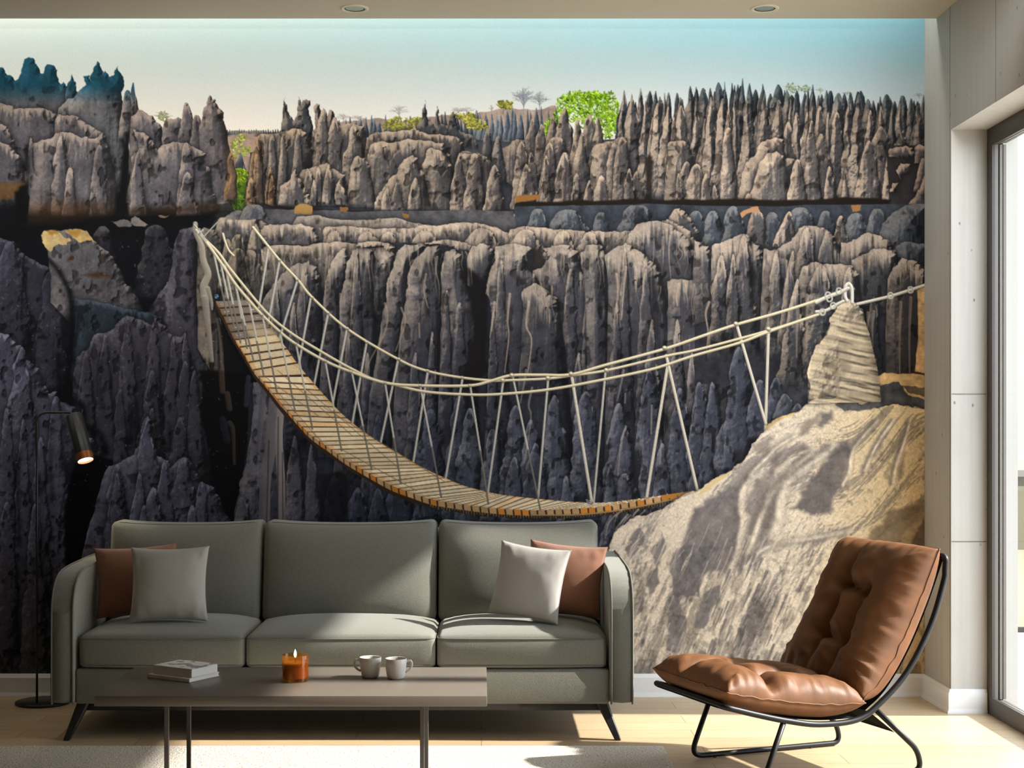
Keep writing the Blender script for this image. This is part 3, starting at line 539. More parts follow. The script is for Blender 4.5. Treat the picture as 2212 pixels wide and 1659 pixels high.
    # shelf fragments
    FI('E', [(950, 310), (1030, 295), (1060, 290), (1110, 310), (1130, 345), (1020, 360)], (92, 86, 84), tex=.3); FI('E', [(1120, 290), (1150, 262), (1220, 310), (1270, 340), (1140, 345)], (106, 98, 92), tex=.3); FI('E', [(1340, 262), (1460, 255), (1420, 275)], (110, 90, 70))
    SP('E', [(880, 350, 110, 640, .4), (1330, 340, 230, 1000, .4)], **{**dk2, 'sh': (36, 35, 40), 'li': (70, 64, 64)})
    # left dome and cream-topped boulder
    PG('E', [(-1040, 1500), (-900, 600), (-500, 480), (-100, 430), (0, 450), (120, 480), (200, 580), (300, 640), (430, 710), (500, 790), (540, 880), (570, 950), (600, 1120), (600, 1330), (500, 1440), (490, 1800)], R=80, **dk2)
    SP('E', [(430, 740, 150, 1800, .4), (80, 480, 200, 1500, .5)], **dk2)
    PG('E', [(430, 1000), (410, 570), (350, 430), (380, 390), (500, 388), (560, 380), (640, 375), (740, 390), (780, 440), (820, 490), (930, 570), (1000, 680), (1040, 760), (1090, 860), (1150, 930), (1220, 1070), (1220, 1200), (620, 1200)], R=60, **{**dk, 'sh': (78, 74, 76), 'li': (122, 112, 108)})
    FI('E', [(352, 430), (380, 388), (460, 385), (520, 410), (540, 440), (610, 470), (570, 510), (500, 500), (430, 570), (400, 540)], (186, 158, 108), tex=.3); FI('E', [(560, 395), (640, 372), (740, 390), (825, 492), (740, 470), (690, 490), (620, 450)], (176, 146, 92), tex=.4); FI('E', [(390, 388), (480, 384), (500, 410), (420, 420)], (140, 98, 30), soft=3, alpha=.8); FI('E', [(570, 395), (690, 378), (700, 410), (620, 430)], (150, 106, 36), soft=3, alpha=.8)
    FI('E', [(580, 640), (610, 600), (645, 600), (620, 640)], (60, 36, 24), soft=2); FI('E', [(690, 770), (830, 745), (960, 770), (840, 790)], (60, 32, 10), soft=5, alpha=.8); FI('E', [(850, 600), (890, 590), (900, 640), (860, 655)], (52, 42, 38), soft=3)
    # right pitted wall with the white streak
    PG('E', [(1240, 1300), (1280, 1050), (1400, 880), (1450, 780), (1480, 560), (1520, 430), (1570, 370), (1660, 345), (1700, 430), (1725, 600), (1740, 900), (1790, 1300), (1890, 1800), (1920, 2600), (1300, 2600)], R=70, **dk)
    PG('E', [(1690, 1400), (1690, 420), (1740, 360), (1830, 380), (1900, 500), (1920, 600), (1930, 900), (1860, 1000), (1900, 1300), (1920, 1800)], R=40, sh=(66, 61, 58), li=(118, 106, 92), fa=3, pa=3)
    s.line(T('E', [(1668, 330), (1670, 400), (1720, 520), (1735, 640), (1775, 760), (1740, 860), (1750, 960)]), 5, (142, 132, 118), .95, w2=9); s.line(T('E', [(1750, 960), (1770, 1150), (1790, 1320), (1810, 1500)]), 8, (132, 122, 112), .9, w2=4); s.line(T('E', [(1775, 880), (1805, 1000), (1810, 1060)]), 5, (140, 130, 116), .9, w2=2); s.line(T('E', [(1865, 1150), (1885, 1300), (1900, 1600)]), 5, (98, 90, 84), .8, w2=4)
    SP('F', [(-30, 460, 90, 900, .5), (60, 540, 130, 1000, .4)], sh=(70, 64, 60), li=(140, 124, 104), fa=6, pa=2)
    FI('E', [(1840, 1020), (1900, 1200), (2000, 1420), (2130, 1659), (1920, 1659), (1900, 1400)], (16, 14, 14), soft=4)
    # middle and lower left masses
    PG('E', [(600, 1700), (640, 960), (720, 980), (900, 1010), (1100, 1060), (1220, 1080), (1330, 1110), (1400, 1180), (1420, 1700)], R=40, **{**dk2, 'sh': (36, 42, 50), 'li': (62, 72, 82)})
    PG('E', [(620, 2900), (630, 1600), (650, 1480), (700, 1420), (760, 1390), (800, 1280), (830, 1265), (900, 1260), (960, 1230), (1000, 1180), (1090, 1110), (1160, 1140), (1300, 1190), (1330, 1130), (1420, 1200), (1480, 1290), (1540, 1300), (1580, 1260), (1600, 1370), (1630, 1480), (1670, 1600), (1700, 1800), (1720, 2100), (1800, 2500), (1820, 2800), (1000, 2900)], R=70, **dk)
    SP('E', [(1090, 1120, 110, 2300, .6), (900, 1270, 90, 2200, .6), (1310, 1190, 90, 2100, .5), (1580, 1265, 90, 2400, .7), (1480, 1300, 110, 2600, .6), (1300, 1640, 130, 2500, .5), (740, 1420, 110, 2500, .5)], **dk)
    PG('E', [(-1040, 4500), (-900, 1250), (-500, 1330), (-100, 1260), (0, 1260), (80, 1275), (140, 1370), (200, 1390), (250, 1500), (330, 1560), (380, 1700), (420, 1780), (490, 1760), (520, 1850), (640, 1890), (690, 2000), (690, 2180), (790, 2160), (800, 2260), (700, 2340), (640, 2460), (610, 2600), (570, 2900), (550, 3300), (560, 4500)], R=80, **dk3)
    SP('E', [(190, 1380, 150, 2300, .6), (60, 1900, 150, 4500, .5), (480, 1800, 130, 4500, .4), (200, 2000, 110, 4500, .5), (350, 2150, 130, 4500, .5), (-200, 1500, 180, 4500, .5), (-500, 1500, 180, 4500, .5), (-750, 1500, 180, 4500, .5), (60, 2700, 150, 4500, .5), (300, 2720, 130, 4500, .5)], **dk3)
    FI('I', [(640, 800), (800, 720), (980, 760), (900, 900), (850, 1080), (790, 1280), (700, 1659), (560, 2600), (560, 1300), (600, 950)], (5, 5, 8), soft=5)
    SP('I', [(1300, 0, 110, 900, .5), (1580, -80, 110, 1100, .5), (1660, 0, 80, 900, .5), (1030, 160, 70, 900, .5), (1540, 400, 120, 1100, .5), (1300, 320, 90, 1000, .6)], **{**dk3, 'sh': (54, 52, 60), 'li': (88, 86, 96)})
    PG('I', [(560, 2700), (690, 1659), (740, 1400), (790, 1250), (840, 1060), (930, 815), (1010, 790), (1100, 740), (1150, 715), (1185, 640), (1210, 480), (1262, 388), (1300, 470), (1320, 620), (1345, 730), (1440, 770), (1470, 820), (1500, 790), (1530, 755), (1580, 738), (1640, 790), (1700, 900), (1730, 960), (1830, 1000), (1880, 1090), (1910, 1200), (1990, 1310), (2060, 1500), (2060, 2700)], R=70, **dk3)
    SP('I', [(1262, 395, 110, 1000, .8), (1570, 742, 130, 1400, .45), (1000, 800, 110, 1500, .5), (1400, 780, 90, 1400, .6), (1190, 870, 110, 1500, .7), (1310, 1000, 110, 1500, .5), (960, 1080, 90, 2000, .5), (1230, 1150, 80, 2000, .5), (1720, 950, 110, 1700, .5), (1640, 1150, 90, 1800, .5), (1000, 880, 60, 1300, .6)], **dk3)
    # black cleft and hanging columns under the bridge's head
    FI('I', [(1700, 0), (2212, 0), (2212, 700), (2080, 900), (2020, 1150), (1990, 1310), (1900, 1180), (1850, 1000), (1800, 900), (1760, 600), (1710, 350), (1730, 120)], (10, 8, 9), soft=4)
    for pts, w, c in (([(1890, 0), (1900, 180)], 8, (74, 58, 46)), ([(1940, 200), (1960, 330)], 8, (66, 58, 52)), ([(1960, 450), (1990, 520), (2000, 800)], 6, (62, 54, 46)), ([(1900, 420), (1940, 600)], 10, (34, 36, 46)), ([(2120, 60), (2100, 300)], 7, (50, 54, 62)), ([(2160, 140), (2140, 560), (2100, 840)], 9, (52, 58, 68))):
        s.line(T('I', pts), w, c, .7, w2=w * .5)
    hc = dict(sh=(56, 56, 66), li=(104, 100, 106), fa=2.4, pa=3, lo=.45)
    PG('J', [(0, 1400), (40, 1150), (70, 950), (130, 760), (170, 500), (190, 100), (300, 100), (420, 300), (520, 440), (560, 560), (560, 1400)], R=60, **hc)
    s.line(T('J', [(370, 250), (345, 480), (330, 700), (290, 950), (280, 1320)]), 12, (106, 98, 100), .85, w2=12); s.line(T('J', [(420, 330), (405, 560), (415, 800), (425, 960), (430, 1320)]), 8, (140, 128, 124), .9, w2=9); s.line(T('J', [(280, 150), (250, 450), (230, 700)]), 7, (84, 80, 84), .8, w2=4); s.line(T('J', [(120, 900), (90, 1080), (140, 1300)]), 4, (110, 100, 98), .6)
    SP('J', [(680, 630, 85, 1340, .75), (540, 560, 90, 1340, .6), (90, 1080, 90, 1400, .5)], **{**hc, 'sh': (70, 68, 76)})
    for pts in ([(400, 400), (395, 1300)], [(320, 600), (300, 1300)], [(435, 700), (440, 1300)]):
        s.line(T('J', pts), 1.4, (40, 38, 44), .6)
    FI('J', [(740, 900), (960, 860), (1000, 1000), (980, 1320), (760, 1320)], (20, 16, 17), soft=6, alpha=.7)
    for t_, pts, w, a in (('E', [(600, 920), (620, 1150), (610, 1450), (560, 1750), (600, 1850)], 9, .9), ('E', [(310, 560), (430, 650), (520, 760), (590, 900)], 6, .8), ('E', [(500, 1450), (510, 1650), (540, 1800)], 8, .85), ('I', [(530, 180), (580, 250), (690, 300), (730, 480), (860, 560), (900, 700)], 10, .85), ('E', [(230, 1250), (250, 1400), (280, 1550)], 8, .6),
                          ('E', [(1000, 480), (1080, 700), (1200, 950), (1290, 1040)], 12, .8), ('I', [(440, 500), (430, 800), (450, 1100)], 7, .45), ('I', [(160, 700), (150, 1000), (170, 1500)], 7, .45), ('I', [(1130, 300), (1120, 500), (1100, 660)], 8, .6), ('I', [(1440, 450), (1450, 650)], 7, .5), ('E', [(1180, 1450), (1190, 1650), (1170, 1900)], 7, .4), ('E', [(860, 1500), (850, 1750), (880, 1900)], 7, .4), ('A', [(1085, 1150), (1070, 1400), (1050, 1700)], 7, .7), ('A', [(230, 1250), (240, 1500), (220, 1700)], 6, .7)):
        s.brush(T(t_, pts), w, (9, 9, 12), a)
    # white specks of crystal in the shade
    for _ in range(520):
        x = rng.uniform(-250, 480); y = rng.uniform(520, 1450)
        s.line([(x, y), (x + rng.normal() * 1.5, y + rng.normal() * 2)], rng.uniform(.5, 1.1), (150, 150, 165), rng.uniform(.2, .55), smooth=False)
    for _ in range(260):
        x = rng.uniform(480, 1540); y = rng.uniform(820, 1130)
        s.line([(x, y), (x + rng.normal() * 1.2, y + 1)], rng.uniform(.5, 1.0), (140, 140, 152), rng.uniform(.15, .45), smooth=False)
    # ---------------- the far strands of the bridge
    def strand(pts, w=2.6, col=(204, 194, 168), **kw): s.line(pts, w + .7, (60, 54, 46), .45, **kw); s.line(pts, w, col, **kw)
    HANG = (178, 172, 162)
    near_e = [(466, 651), (486, 690), (504, 727), (525, 760), (548, 800), (566, 822), (611, 879), (662, 932), (700, 962), (756, 1000), (806, 1028), (865, 1058), (940, 1081), (1032, 1095), (1099, 1100), (1152, 1102), (1228, 1099), (1301, 1094), (1367, 1083), (1428, 1073)]
    pairs = [((466, 651), (544, 648)), ((474, 666), (553, 660)), ((484, 685), (566, 679)), ((504, 727), (590, 716)), ((525, 760), (616, 748)), ((548, 800), (642, 785)), ((567, 822), (676, 826)), ((599, 861), (710, 864)), ((627, 893), (743, 898)), ((667, 936), (789, 935)), ((710, 967), (832, 963)), ((748, 994), (880, 991)), ((784, 1015), (915, 1011)), ((842, 1047), (958, 1031)), ((885, 1063), (1004, 1050)), ((938, 1080), (1060, 1064)), ((1040, 1095), (1101, 1071)), ((1114, 1101), (1187, 1080)), ((1170, 1102), (1253, 1085)), ((1253, 1098), (1300, 1086)), ((1301, 1094), (1345, 1082)), ((1367, 1083), (1400, 1075)), ((1428, 1073), (1450, 1068)), ((1475, 1067), (1478, 1064)), ((1504, 1062), (1505, 1061))]
    A = s.spline(np.array([p[0] for p in pairs], float), 40); B = s.spline(np.array([p[1] for p in pairs], float), 40)
    # hangers behind the deck
    third = [(547, 491), (604, 562), (644, 605), (675, 643), (751, 711), (862, 777), (925, 802), (999, 816), (1060, 822), (1086, 822), (1182, 818), (1235, 811), (1311, 800), (1440, 769), (1500, 757), (1596, 732), (1660, 714), (1760, 682), (1778, 673)]
    for a, b in (((581, 532), (559, 666)), ((604, 565), (578, 706)), ((642, 608), (604, 732)), ((671, 646), (643, 803)), ((709, 677), (676, 845)), ((749, 714), (718, 876)), ((792, 741), (759, 926)), ((860, 777), (820, 968)), ((924, 803), (891, 1010)), ((999, 818), (962, 1038)), ((1087, 824), (1054, 1064)), ((1184, 820), (1162, 1080)), ((1308, 802), (1282, 1090))):
        strand([a, b], 2.2, HANG, smooth=False)
    # deck: plank after plank from the far head
    tt = [0.0]
    n = len(A) - 1
    def at(P, t):
        q = min(t * n, n - 1e-6); i = int(q); return P[i] + (P[i + 1] - P[i]) * (q - i)
    t = 0.0; k = 0
    s.fill([tuple(p) for p in A[::12]] + [tuple(p) for p in B[::-12]], (62, 42, 24), amp=0)
    und = [(x, y + 3) for x, y in near_e] + [(x, y + 12 + min(8, i * .6)) for i, (x, y) in reversed(list(enumerate(near_e)))]
    s.fill(und, (50, 36, 24), amp=1)
    planks = []
    while t < .985:
        step = 18.5 if t < .22 else (15.5 if t < .5 else 17.0)
        a = at(A, t); dt = .004
        while dt < .05:
            b = at(A, min(1, t + dt))
            if np.hypot(*(b - a)) > step: break
            dt += .001
        planks.append((t, min(1, t + dt))); t += dt
    for k, (t0, t1) in enumerate(planks):
        g = .80
        a0, b0 = at(A, t0), at(B, t0); a1, b1 = at(A, t0 + (t1 - t0) * g), at(B, t0 + (t1 - t0) * g)
        sun = s.sst(690, 750, a0[1]) if a0[0] < 560 else 1.0
        base = np.array((204, 178, 136)) * (1 - sun) * .58 + np.array((230, 208, 172)) * sun
        base = base + (np.array((226, 170, 104)) - base) * (rng.random() ** 3) * .5
        base *= rng.uniform(.9, 1.06)
        if sun < .6: base = np.array((124, 112, 102)) * rng.uniform(.9, 1.1)
        s.fill([tuple(a0), tuple(b0), tuple(b1), tuple(a1)], base, amp=0, soft=.8, tex=.10)
        # orange foot of the plank at both ends
        oc = np.array((206, 128, 52) if rng.random() < .55 else (186, 140, 92)) * (1 if sun > .5 else .6)
        for e0, e1, f0, f1 in ((a0, a1, b0, b1), (b0, b1, a0, a1)):
            w = .12 if e0 is a0 else .10
            s.fill([tuple(e0), tuple(e0 + (f0 - e0) * w), tuple(e1 + (f1 - e1) * w * .6), tuple(e1)], oc, amp=0, alpha=.35, soft=2)
        h = 6 + 6 * s.sst(700, 1090, a0[1])
        ec = np.array((208, 130, 50) if rng.random() < .34 else (192, 150, 104)) * (1 if sun > .5 else .62) * rng.uniform(.88, 1.05)
        s.fill([tuple(a0), tuple(a1), (a1[0] + 1.5, a1[1] + h), (a0[0] + 1.5, a0[1] + h)], ec, amp=0, soft=.8, tex=.12)
        for q, (e, f) in enumerate(((a0 * .5 + a1 * .5, b0 * .5 + b1 * .5), (b0 * .5 + b1 * .5, a0 * .5 + a1 * .5))):
            for w in (.10, .15, .19):
                p = e + (f - e) * w
                s.line([tuple(p + rng.normal(size=2)), tuple(p + (1, .5))], .8, (238, 236, 226), .8 if k % 2 else .4, smooth=False)
    s.fill([(520, 706), (560, 700), (600, 716), (604, 740), (560, 746), (548, 730)], (222, 196, 150), alpha=.45, soft=6)
    # bolts hanging beneath
    for i in range(90):
        x = 930 + i * 5.9; y = np.interp(x, [930, 1030, 1100, 1230, 1300, 1430, 1480], [1090, 1106, 1112, 1112, 1106, 1086, 1078])
        s.line([(x, y), (x + rng.normal() * .6, y + rng.uniform(3, 8))], .8, (150, 138, 112), .75, smooth=False)
    strand([(1150, 1113), (1250, 1112), (1340, 1102), (1440, 1082), (1480, 1068)], 1.6, (150, 124, 84))
    s.fill([(1428, 1070), (1500, 1060), (1478, 1066), (1430, 1082)], (176, 118, 54), amp=0)
    # shadows of the strands on the planks
    for a, b in (((570, 812), (690, 900)), ((600, 800), (760, 940)), ((650, 830), (860, 1010)), ((598, 845), (700, 960)), ((700, 880), (960, 1040)), ((740, 972), (900, 1060))):
        s.line([a, b], .8, (120, 96, 66), .7, smooth=False)
    # near hangers
    for a, b in (((461, 542), (491, 682)), ((476, 565), (507, 712)), ((484, 560), (520, 740)), ((509, 615), (534, 752)), ((508, 612), (548, 780)), ((537, 648), (570, 812)), ((567, 681), (598, 846)), ((605, 719), (638, 890)), ((640, 746), (675, 926)), ((703, 782), (738, 973)), ((761, 808), (803, 1014)), ((832, 828), (866, 1044)), ((908, 835), (953, 1072)), ((1016, 835), (1055, 1088)), ((1108, 815), (1167, 1100))):
        m = (a[0] + (b[0] - a[0]) * .55, a[1] + (b[1] - a[1]) * .55)
        s.line([a, m], 2.0, HANG, smooth=False); s.line([m, b], 1.9, (112, 104, 94), .95, smooth=False)
    for a, b in (((1235, 813), (1278, 1083)), ((1442, 790), (1397, 1073)), ((1439, 768), (1507, 1062)), ((1660, 711), (1653, 935)), ((1592, 704), (1654, 915))):
        strand([a, b], 3.0, (198, 188, 172), smooth=False)
    s.leaves(1274, 1084, 7, 4, 14, [(190, 180, 190), (160, 150, 160)], r=(1.5, 3))
    # hand ropes
    ROPE = (206, 192, 160)
    strand(third, 2.6, ROPE)
    strand([(446, 520), (473, 547), (500, 584), (573, 672), (627, 718), (703, 765), (760, 797), (806, 819), (852, 831), (918, 846), (1000, 852), (1071, 852), (1182, 842), (1299, 821), (1398, 800), (1440, 788), (1500, 768), (1596, 741), (1662, 716), (1766, 680)], 2.8, ROPE)
    strand([(425, 497), (440, 515), (476, 565), (506, 610), (533, 643), (566, 680), (604, 716), (639, 743), (703, 780), (758, 803), (832, 827), (908, 833), (1014, 833), (1060, 823), (1105, 811), (1170, 810), (1233, 809), (1310, 788), (1435, 754), (1520, 725), (1588, 702), (1680, 676), (1768, 648), (1811, 631), (1836, 622)], 3.0, ROPE)
    strand([(482, 505), (486, 520), (494, 540), (505, 552)], 2.2, ROPE); strand([(420, 485), (432, 500), (446, 520)], 1.2, (190, 188, 186)); strand([(440, 512), (470, 480)], 1.0, (170, 170, 170))
    s.leaves(430, 500, 10, 6, 16, [(190, 188, 186), (150, 148, 150)], r=(1, 2.5)); s.leaves(468, 640, 4, 5, 8, [(80, 140, 190), (110, 160, 200)], r=(1, 2))
    for x, y in ((566, 680), (604, 716), (639, 743), (703, 780), (758, 803), (832, 827), (908, 833), (1015, 833), (1106, 811), (1234, 808), (1436, 752), (1590, 700), (1660, 711), (1310, 800), (1184, 817), (1086, 822), (999, 816), (924, 801), (862, 776), (792, 739), (751, 710), (709, 676), (675, 643), (642, 604), (604, 562)):
        r = 3.2 if x < 1080 else 5
        s.line([(x - .5, y - .5), (x + .5, y + .8)], r, (150, 138, 116), smooth=False); s.line([(x - 1, y - 1), (x, y - 1)], r * .5, (214, 204, 180), smooth=False)
    # ---------------- foreground rock on the right
    warm = lambda c, X_, Y_: c * (1 + s.sst(1700, 1990, X_)[..., None] * np.array((.02, -.04, -.16), np.float32))
    fg = dict(sh=(112, 104, 102), li=(206, 188, 166), fa=1.2, pa=1.0, lo=.18, hi=.72, tint=warm, L=(-.35, -.62, .70), ga=1.4)
    FI('L', [(1560, 60), (1620, 20), (1800, 30), (1990, 45), (1990, 360), (1500, 360)], (196, 160, 110), tex=.35)
    FI('L', [(1590, 130), (1700, 95), (1780, 130), (1820, 210), (1990, 260), (1990, 340), (1500, 340), (1560, 260)], (70, 68, 68), tex=.6)
    FI('L', [(1780, 130), (1990, 150), (1990, 240), (1840, 200)], (90, 76, 58), tex=.5)
    front = [(1306, 1470), (1308, 1225), (1316, 1178), (1327, 1150), (1360, 1122), (1395, 1114), (1430, 1101), (1471, 1073), (1506, 1061), (1539, 1036), (1573, 1020), (1601, 1000), (1612, 985), (1624, 959), (1652, 932), (1675, 906), (1700, 897), (1725, 889), (1745, 872), (1760, 862), (1800, 862), (1830, 884), (1860, 885), (1900, 881), (1930, 873), (1965, 878), (2008, 886), (2008, 1470)]
    s.pg(front, R=60, amp=3, k=.8, **fg)
    sl = s.box(1290, 850, 2004, 1460)
    ins, d, da = s.polyd(np.array(front), sl)
    XX = s.x[sl[1]][None, :] + 0 * d; YY = s.y[sl[0]][:, None] + 0 * d
    # flow lines: from the crest fanning down to the left
    ang = np.interp(YY, [880, 1050, 1250, 1460], [.75, .95, 1.08, 1.12]) - .25 * s.sst(1700, 1950, XX) * s.sst(1250, 1050, YY) + .35 * s.sst(1800, 1990, XX)
    ca, sa = np.cos(ang), np.sin(ang)
    uu = XX * sa + YY * ca; vv = -XX * ca + YY * sa
    fl = .5 * s.vn(uu / 9, vv / 60, 21) + .3 * s.vn(uu / 4.2, vv / 24, 22) + .2 * s.vn(uu / 22, vv / 140, 23)
    big = s.vn(uu / 55, vv / 210, 24) * .7 + s.n_blotch[sl] * .3
    gyf, gxf = np.gradient(fl * 5.0 + big * 44 + s.n_grain[sl] * 2.2, s.S)
    lit = (-(gxf) * -.55 - gyf * -.6 + .56) / np.sqrt(1 + gxf ** 2 + gyf ** 2)
    kk = s.sst(.10, .62, lit)
    lo_ = np.array((150, 142, 137), np.float32) / 255; hi_ = np.array((224, 208, 188), np.float32) / 255
    c = lo_ + (hi_ - lo_) * kk[..., None]
    c = c * (1 + s.sst(1650, 1990, XX)[..., None] * np.array((.0, -.05, -.19), np.float32))
    streak = s.sst(1160, 1300, YY) * s.sst(.60, .40, fl)
    c = c * (1 - .30 * streak)[..., None]
    spots = s.sst(.60, .72, s.n_pit[sl] * .5 + s.n_grain[sl] * .5)
    c = c * (1 - .16 * spots)[..., None]
    s.put(sl, c * (1 + .12 * (s.n_fine[sl] - .5))[..., None], (ins & (da > 2)) * .86)
    SH = dict(tex=.35, soft=6)
    for pts, col, a in (([(0, 1170), (120, 1090), (250, 1030), (400, 950), (470, 920), (420, 990), (385, 1060), (380, 1200), (395, 1300), (370, 1430), (330, 1600), (260, 1700), (0, 1760), (-180, 1700)], (112, 105, 106), .85),
                        ([(1180, 650), (1300, 600), (1295, 800), (1250, 970), (1190, 1080), (1150, 1220), (1050, 1240), (820, 1180), (900, 1040), (1050, 880)], (98, 92, 92), .85),
                        ([(650, 830), (660, 960), (600, 1120), (540, 1290), (470, 1480), (450, 1380), (440, 1120), (500, 980), (590, 880)], (120, 111, 108), .7),
                        ([(720, 1000), (690, 1130), (660, 1280), (580, 1460), (520, 1500), (560, 1320), (640, 1100)], (110, 102, 100), .75),
                        ([(640, 760), (760, 660), (940, 620), (960, 660), (800, 760), (700, 840), (650, 900)], (118, 108, 104), .7),
                        ([(840, 830), (960, 740), (1000, 760), (900, 860), (820, 960), (760, 1000)], (124, 114, 108), .65),
                        ([(500, 640), (600, 590), (680, 560), (640, 700), (560, 720), (490, 690)], (112, 102, 98), .6),
                        ([(900, 480), (1020, 400), (1090, 360), (1060, 450), (960, 540), (880, 560)], (118, 106, 98), .7),
                        ([(1060, 440), (1080, 370), (1180, 350), (1180, 420), (1090, 490), (1050, 480)], (84, 80, 80), .75),
                        ([(1500, 740), (1560, 640), (1640, 540), (1600, 660), (1540, 740)], (116, 104, 98), .75), ([(1740, 940), (1730, 830), (1780, 720), (1805, 700), (1790, 820)], (112, 98, 84), .75),
                        ([(1450, 1480), (1500, 1360), (1640, 1210), (1800, 1170), (1990, 1100), (1990, 1700), (1800, 1560), (1560, 1590)], (112, 97, 78), .75),
                        ([(1850, 1480), (1870, 1380), (1960, 1250), (1990, 1300), (1990, 1700), (1780, 1660)], (84, 72, 62), .7)):
        s.fill(T('L', pts), col, amp=5, alpha=a, **SH)
    s.fill(T('L', [(1750, 1500), (1830, 1340), (1940, 1280), (1880, 1420), (1820, 1560)], ), (190, 166, 130), amp=4, soft=4, alpha=.5, tex=.4)
    # long rounded folds: a shaded flank on the left of each bright rib
    for pts, w in (([(500, 890), (400, 1030), (382, 1180), (400, 1300), (340, 1600), (300, 1700)], 26), ([(1020, 690), (870, 820), (740, 960), (640, 1090), (590, 1190), (530, 1340), (480, 1490), (430, 1640)], 30), ([(1200, 640), (1010, 790), (860, 890), (770, 990), (715, 1150), (705, 1290), (650, 1420)], 34), ([(860, 560), (700, 660), (640, 720), (520, 840), (470, 900)], 22), ([(1320, 1370), (1010, 1430), (720, 1480), (540, 1560), (420, 1680)], 24), ([(1560, 430), (1440, 560), (1340, 700), (1320, 860), (1260, 980)], 16), ([(1700, 420), (1600, 560), (1520, 700), (1450, 860)], 14), ([(1840, 420), (1790, 600), (1720, 800), (1690, 960)], 14)):
        P = T('L', pts); k = s.TILE['L'][2]
        s.brush([(x - w * k * 1.5, y + w * k * .5) for x, y in P], w * k * 1.5, (104, 97, 93), .62)
        s.brush([(x + w * k * .3, y - w * k * .1) for x, y in P], w * k * .75, (230, 214, 194), .70)
        s.brush([(x + w * k * 2.1, y - w * k * .5) for x, y in P], w * k * .5, (150, 139, 130), .35)
    # dark patches among the pale ribs near the sofa and chair
    for pts in ([(1452, 1250), (1452, 1200), (1480, 1180), (1556, 1185), (1520, 1215), (1510, 1290), (1470, 1285), (1448, 1290)], [(1446, 1290), (1470, 1280), (1474, 1320), (1466, 1340), (1450, 1330)], [(1438, 1405), (1444, 1330), (1460, 1328), (1482, 1332), (1480, 1370), (1466, 1408)], [(1498, 1355), (1510, 1320), (1530, 1275), (1556, 1262), (1556, 1280), (1530, 1330), (1520, 1358)], [(1378, 1290), (1392, 1270), (1400, 1285), (1388, 1320), (1378, 1325)], [(1400, 1240), (1420, 1225), (1424, 1260), (1404, 1290)], [(1380, 1452), (1384, 1434), (1406, 1436), (1402, 1456)], [(1404, 1190), (1430, 1150), (1440, 1180), (1420, 1230)], [(1350, 1180), (1380, 1140), (1392, 1160), (1360, 1210)]):
        s.fill(pts, (104, 99, 100), amp=4, soft=3, alpha=.8, tex=.5)
    for x in range(46):
        px = rng.uniform(1520, 1790); py = rng.uniform(1180, 1420); L = rng.uniform(14, 46)
        s.line([(px, py), (px - L * .2, py + L * .5), (px - L * .42, py + L)], rng.uniform(1.5, 4.5), (104, 98, 98), .7, w2=.6)
    for x in range(90):
        px = rng.uniform(1320, 1800); py = rng.uniform(1100, 1400); L = rng.uniform(30, 90)
        s.line([(px, py), (px - L * .2, py + L * .5), (px - L * .46, py + L)], rng.uniform(1, 2.6), (222, 206, 188), .34, w2=.5)
    for _ in range(60):
        px = rng.uniform(1330, 1500); py = rng.uniform(1100, 1220); L = rng.uniform(20, 60)
        s.line([(px, py), (px - L * .35, py + L * .4), (px - L * .5, py + L)], rng.uniform(1, 2.4), (214, 196, 176), .4, w2=.5)
    FI('L', [(150, 940), (290, 868), (300, 880), (190, 960), (60, 1060), (20, 1070)], (214, 188, 140), soft=2); FI('L', [(610, 470), (690, 415), (860, 358), (840, 390), (700, 440), (620, 510)], (200, 172, 120), soft=1.5, tex=.3)
    # ---------------- cairn
    FI('L', [(1000, 190), (1110, 175), (1130, 210), (1020, 240)], (166, 132, 100), tex=.2); FI('L', [(1170, 245), (1260, 215), (1340, 220), (1500, 215), (1580, 200), (1560, 240), (1440, 290), (1350, 280), (1330, 240), (1200, 270)], (196, 170, 128), tex=.25)
    FI('L', [(1200, 290), (1330, 250), (1420, 300), (1560, 240), (1600, 310), (1400, 350), (1280, 350)], (88, 86, 86), soft=2, tex=.5)
    cair = T('H', [(965, 1860), (970, 1659), (1015, 1440), (1030, 1390), (1100, 1310), (1160, 1180), (1170, 1120), (1200, 1080), (1260, 1010), (1300, 970), (1340, 985), (1390, 1010), (1430, 1080), (1450, 1150), (1490, 1260), (1530, 1440), (1560, 1560), (1580, 1700), (1590, 1850), (1120, 1860)])
    s.pg(cair, sh=(112, 102, 92), li=(206, 186, 158), R=30, amp=3, fa=.6, pa=1.2, lo=.15, hi=.7, ga=2.5)
    sl = s.box(1735, 640, 1910, 872); ins, d, da = s.polyd(np.array(cair), sl)
    XX = s.x[sl[1]][None, :] + 0 * d; YY = s.y[sl[0]][:, None] + 0 * d
    rid = s.vn((XX - 1800) / 55 + 9, (YY - .22 * (XX - 1850) + 7 * s.n_warp[sl]) / 5.6, 31)
    gyf, gxf = np.gradient(rid * 7, s.S)
    kk = s.sst(-.5, .8, gyf + .3)
    edge = 1812 + 4 * np.sin(YY / 30) + (YY - 660) * .0
    rightside = s.sst(edge - 4, edge + 6, XX) * s.sst(690, 700, YY)
    dim = 1 - .30 * s.sst(1860, 1890, XX - (YY - 700) * .12)
    c = (np.array((96, 86, 76)) + (np.array((212, 192, 160)) - np.array((96, 86, 76))) * kk[..., None]) / 255 * dim[..., None]
    s.put(sl, c, ins * (.35 + .5 * rightside))
    s.fill(T('H', [(1230, 1330), (1210, 1659), (1290, 1659), (1330, 1500), (1300, 1330)]), (112, 100, 88), alpha=.35, soft=8)
    # ropes tied over the cairn
    TIE = (196, 188, 174)
    strand([(1852, 657), (1890, 648), (1923, 640), (1965, 627), (2004, 614)], 3.2, TIE)
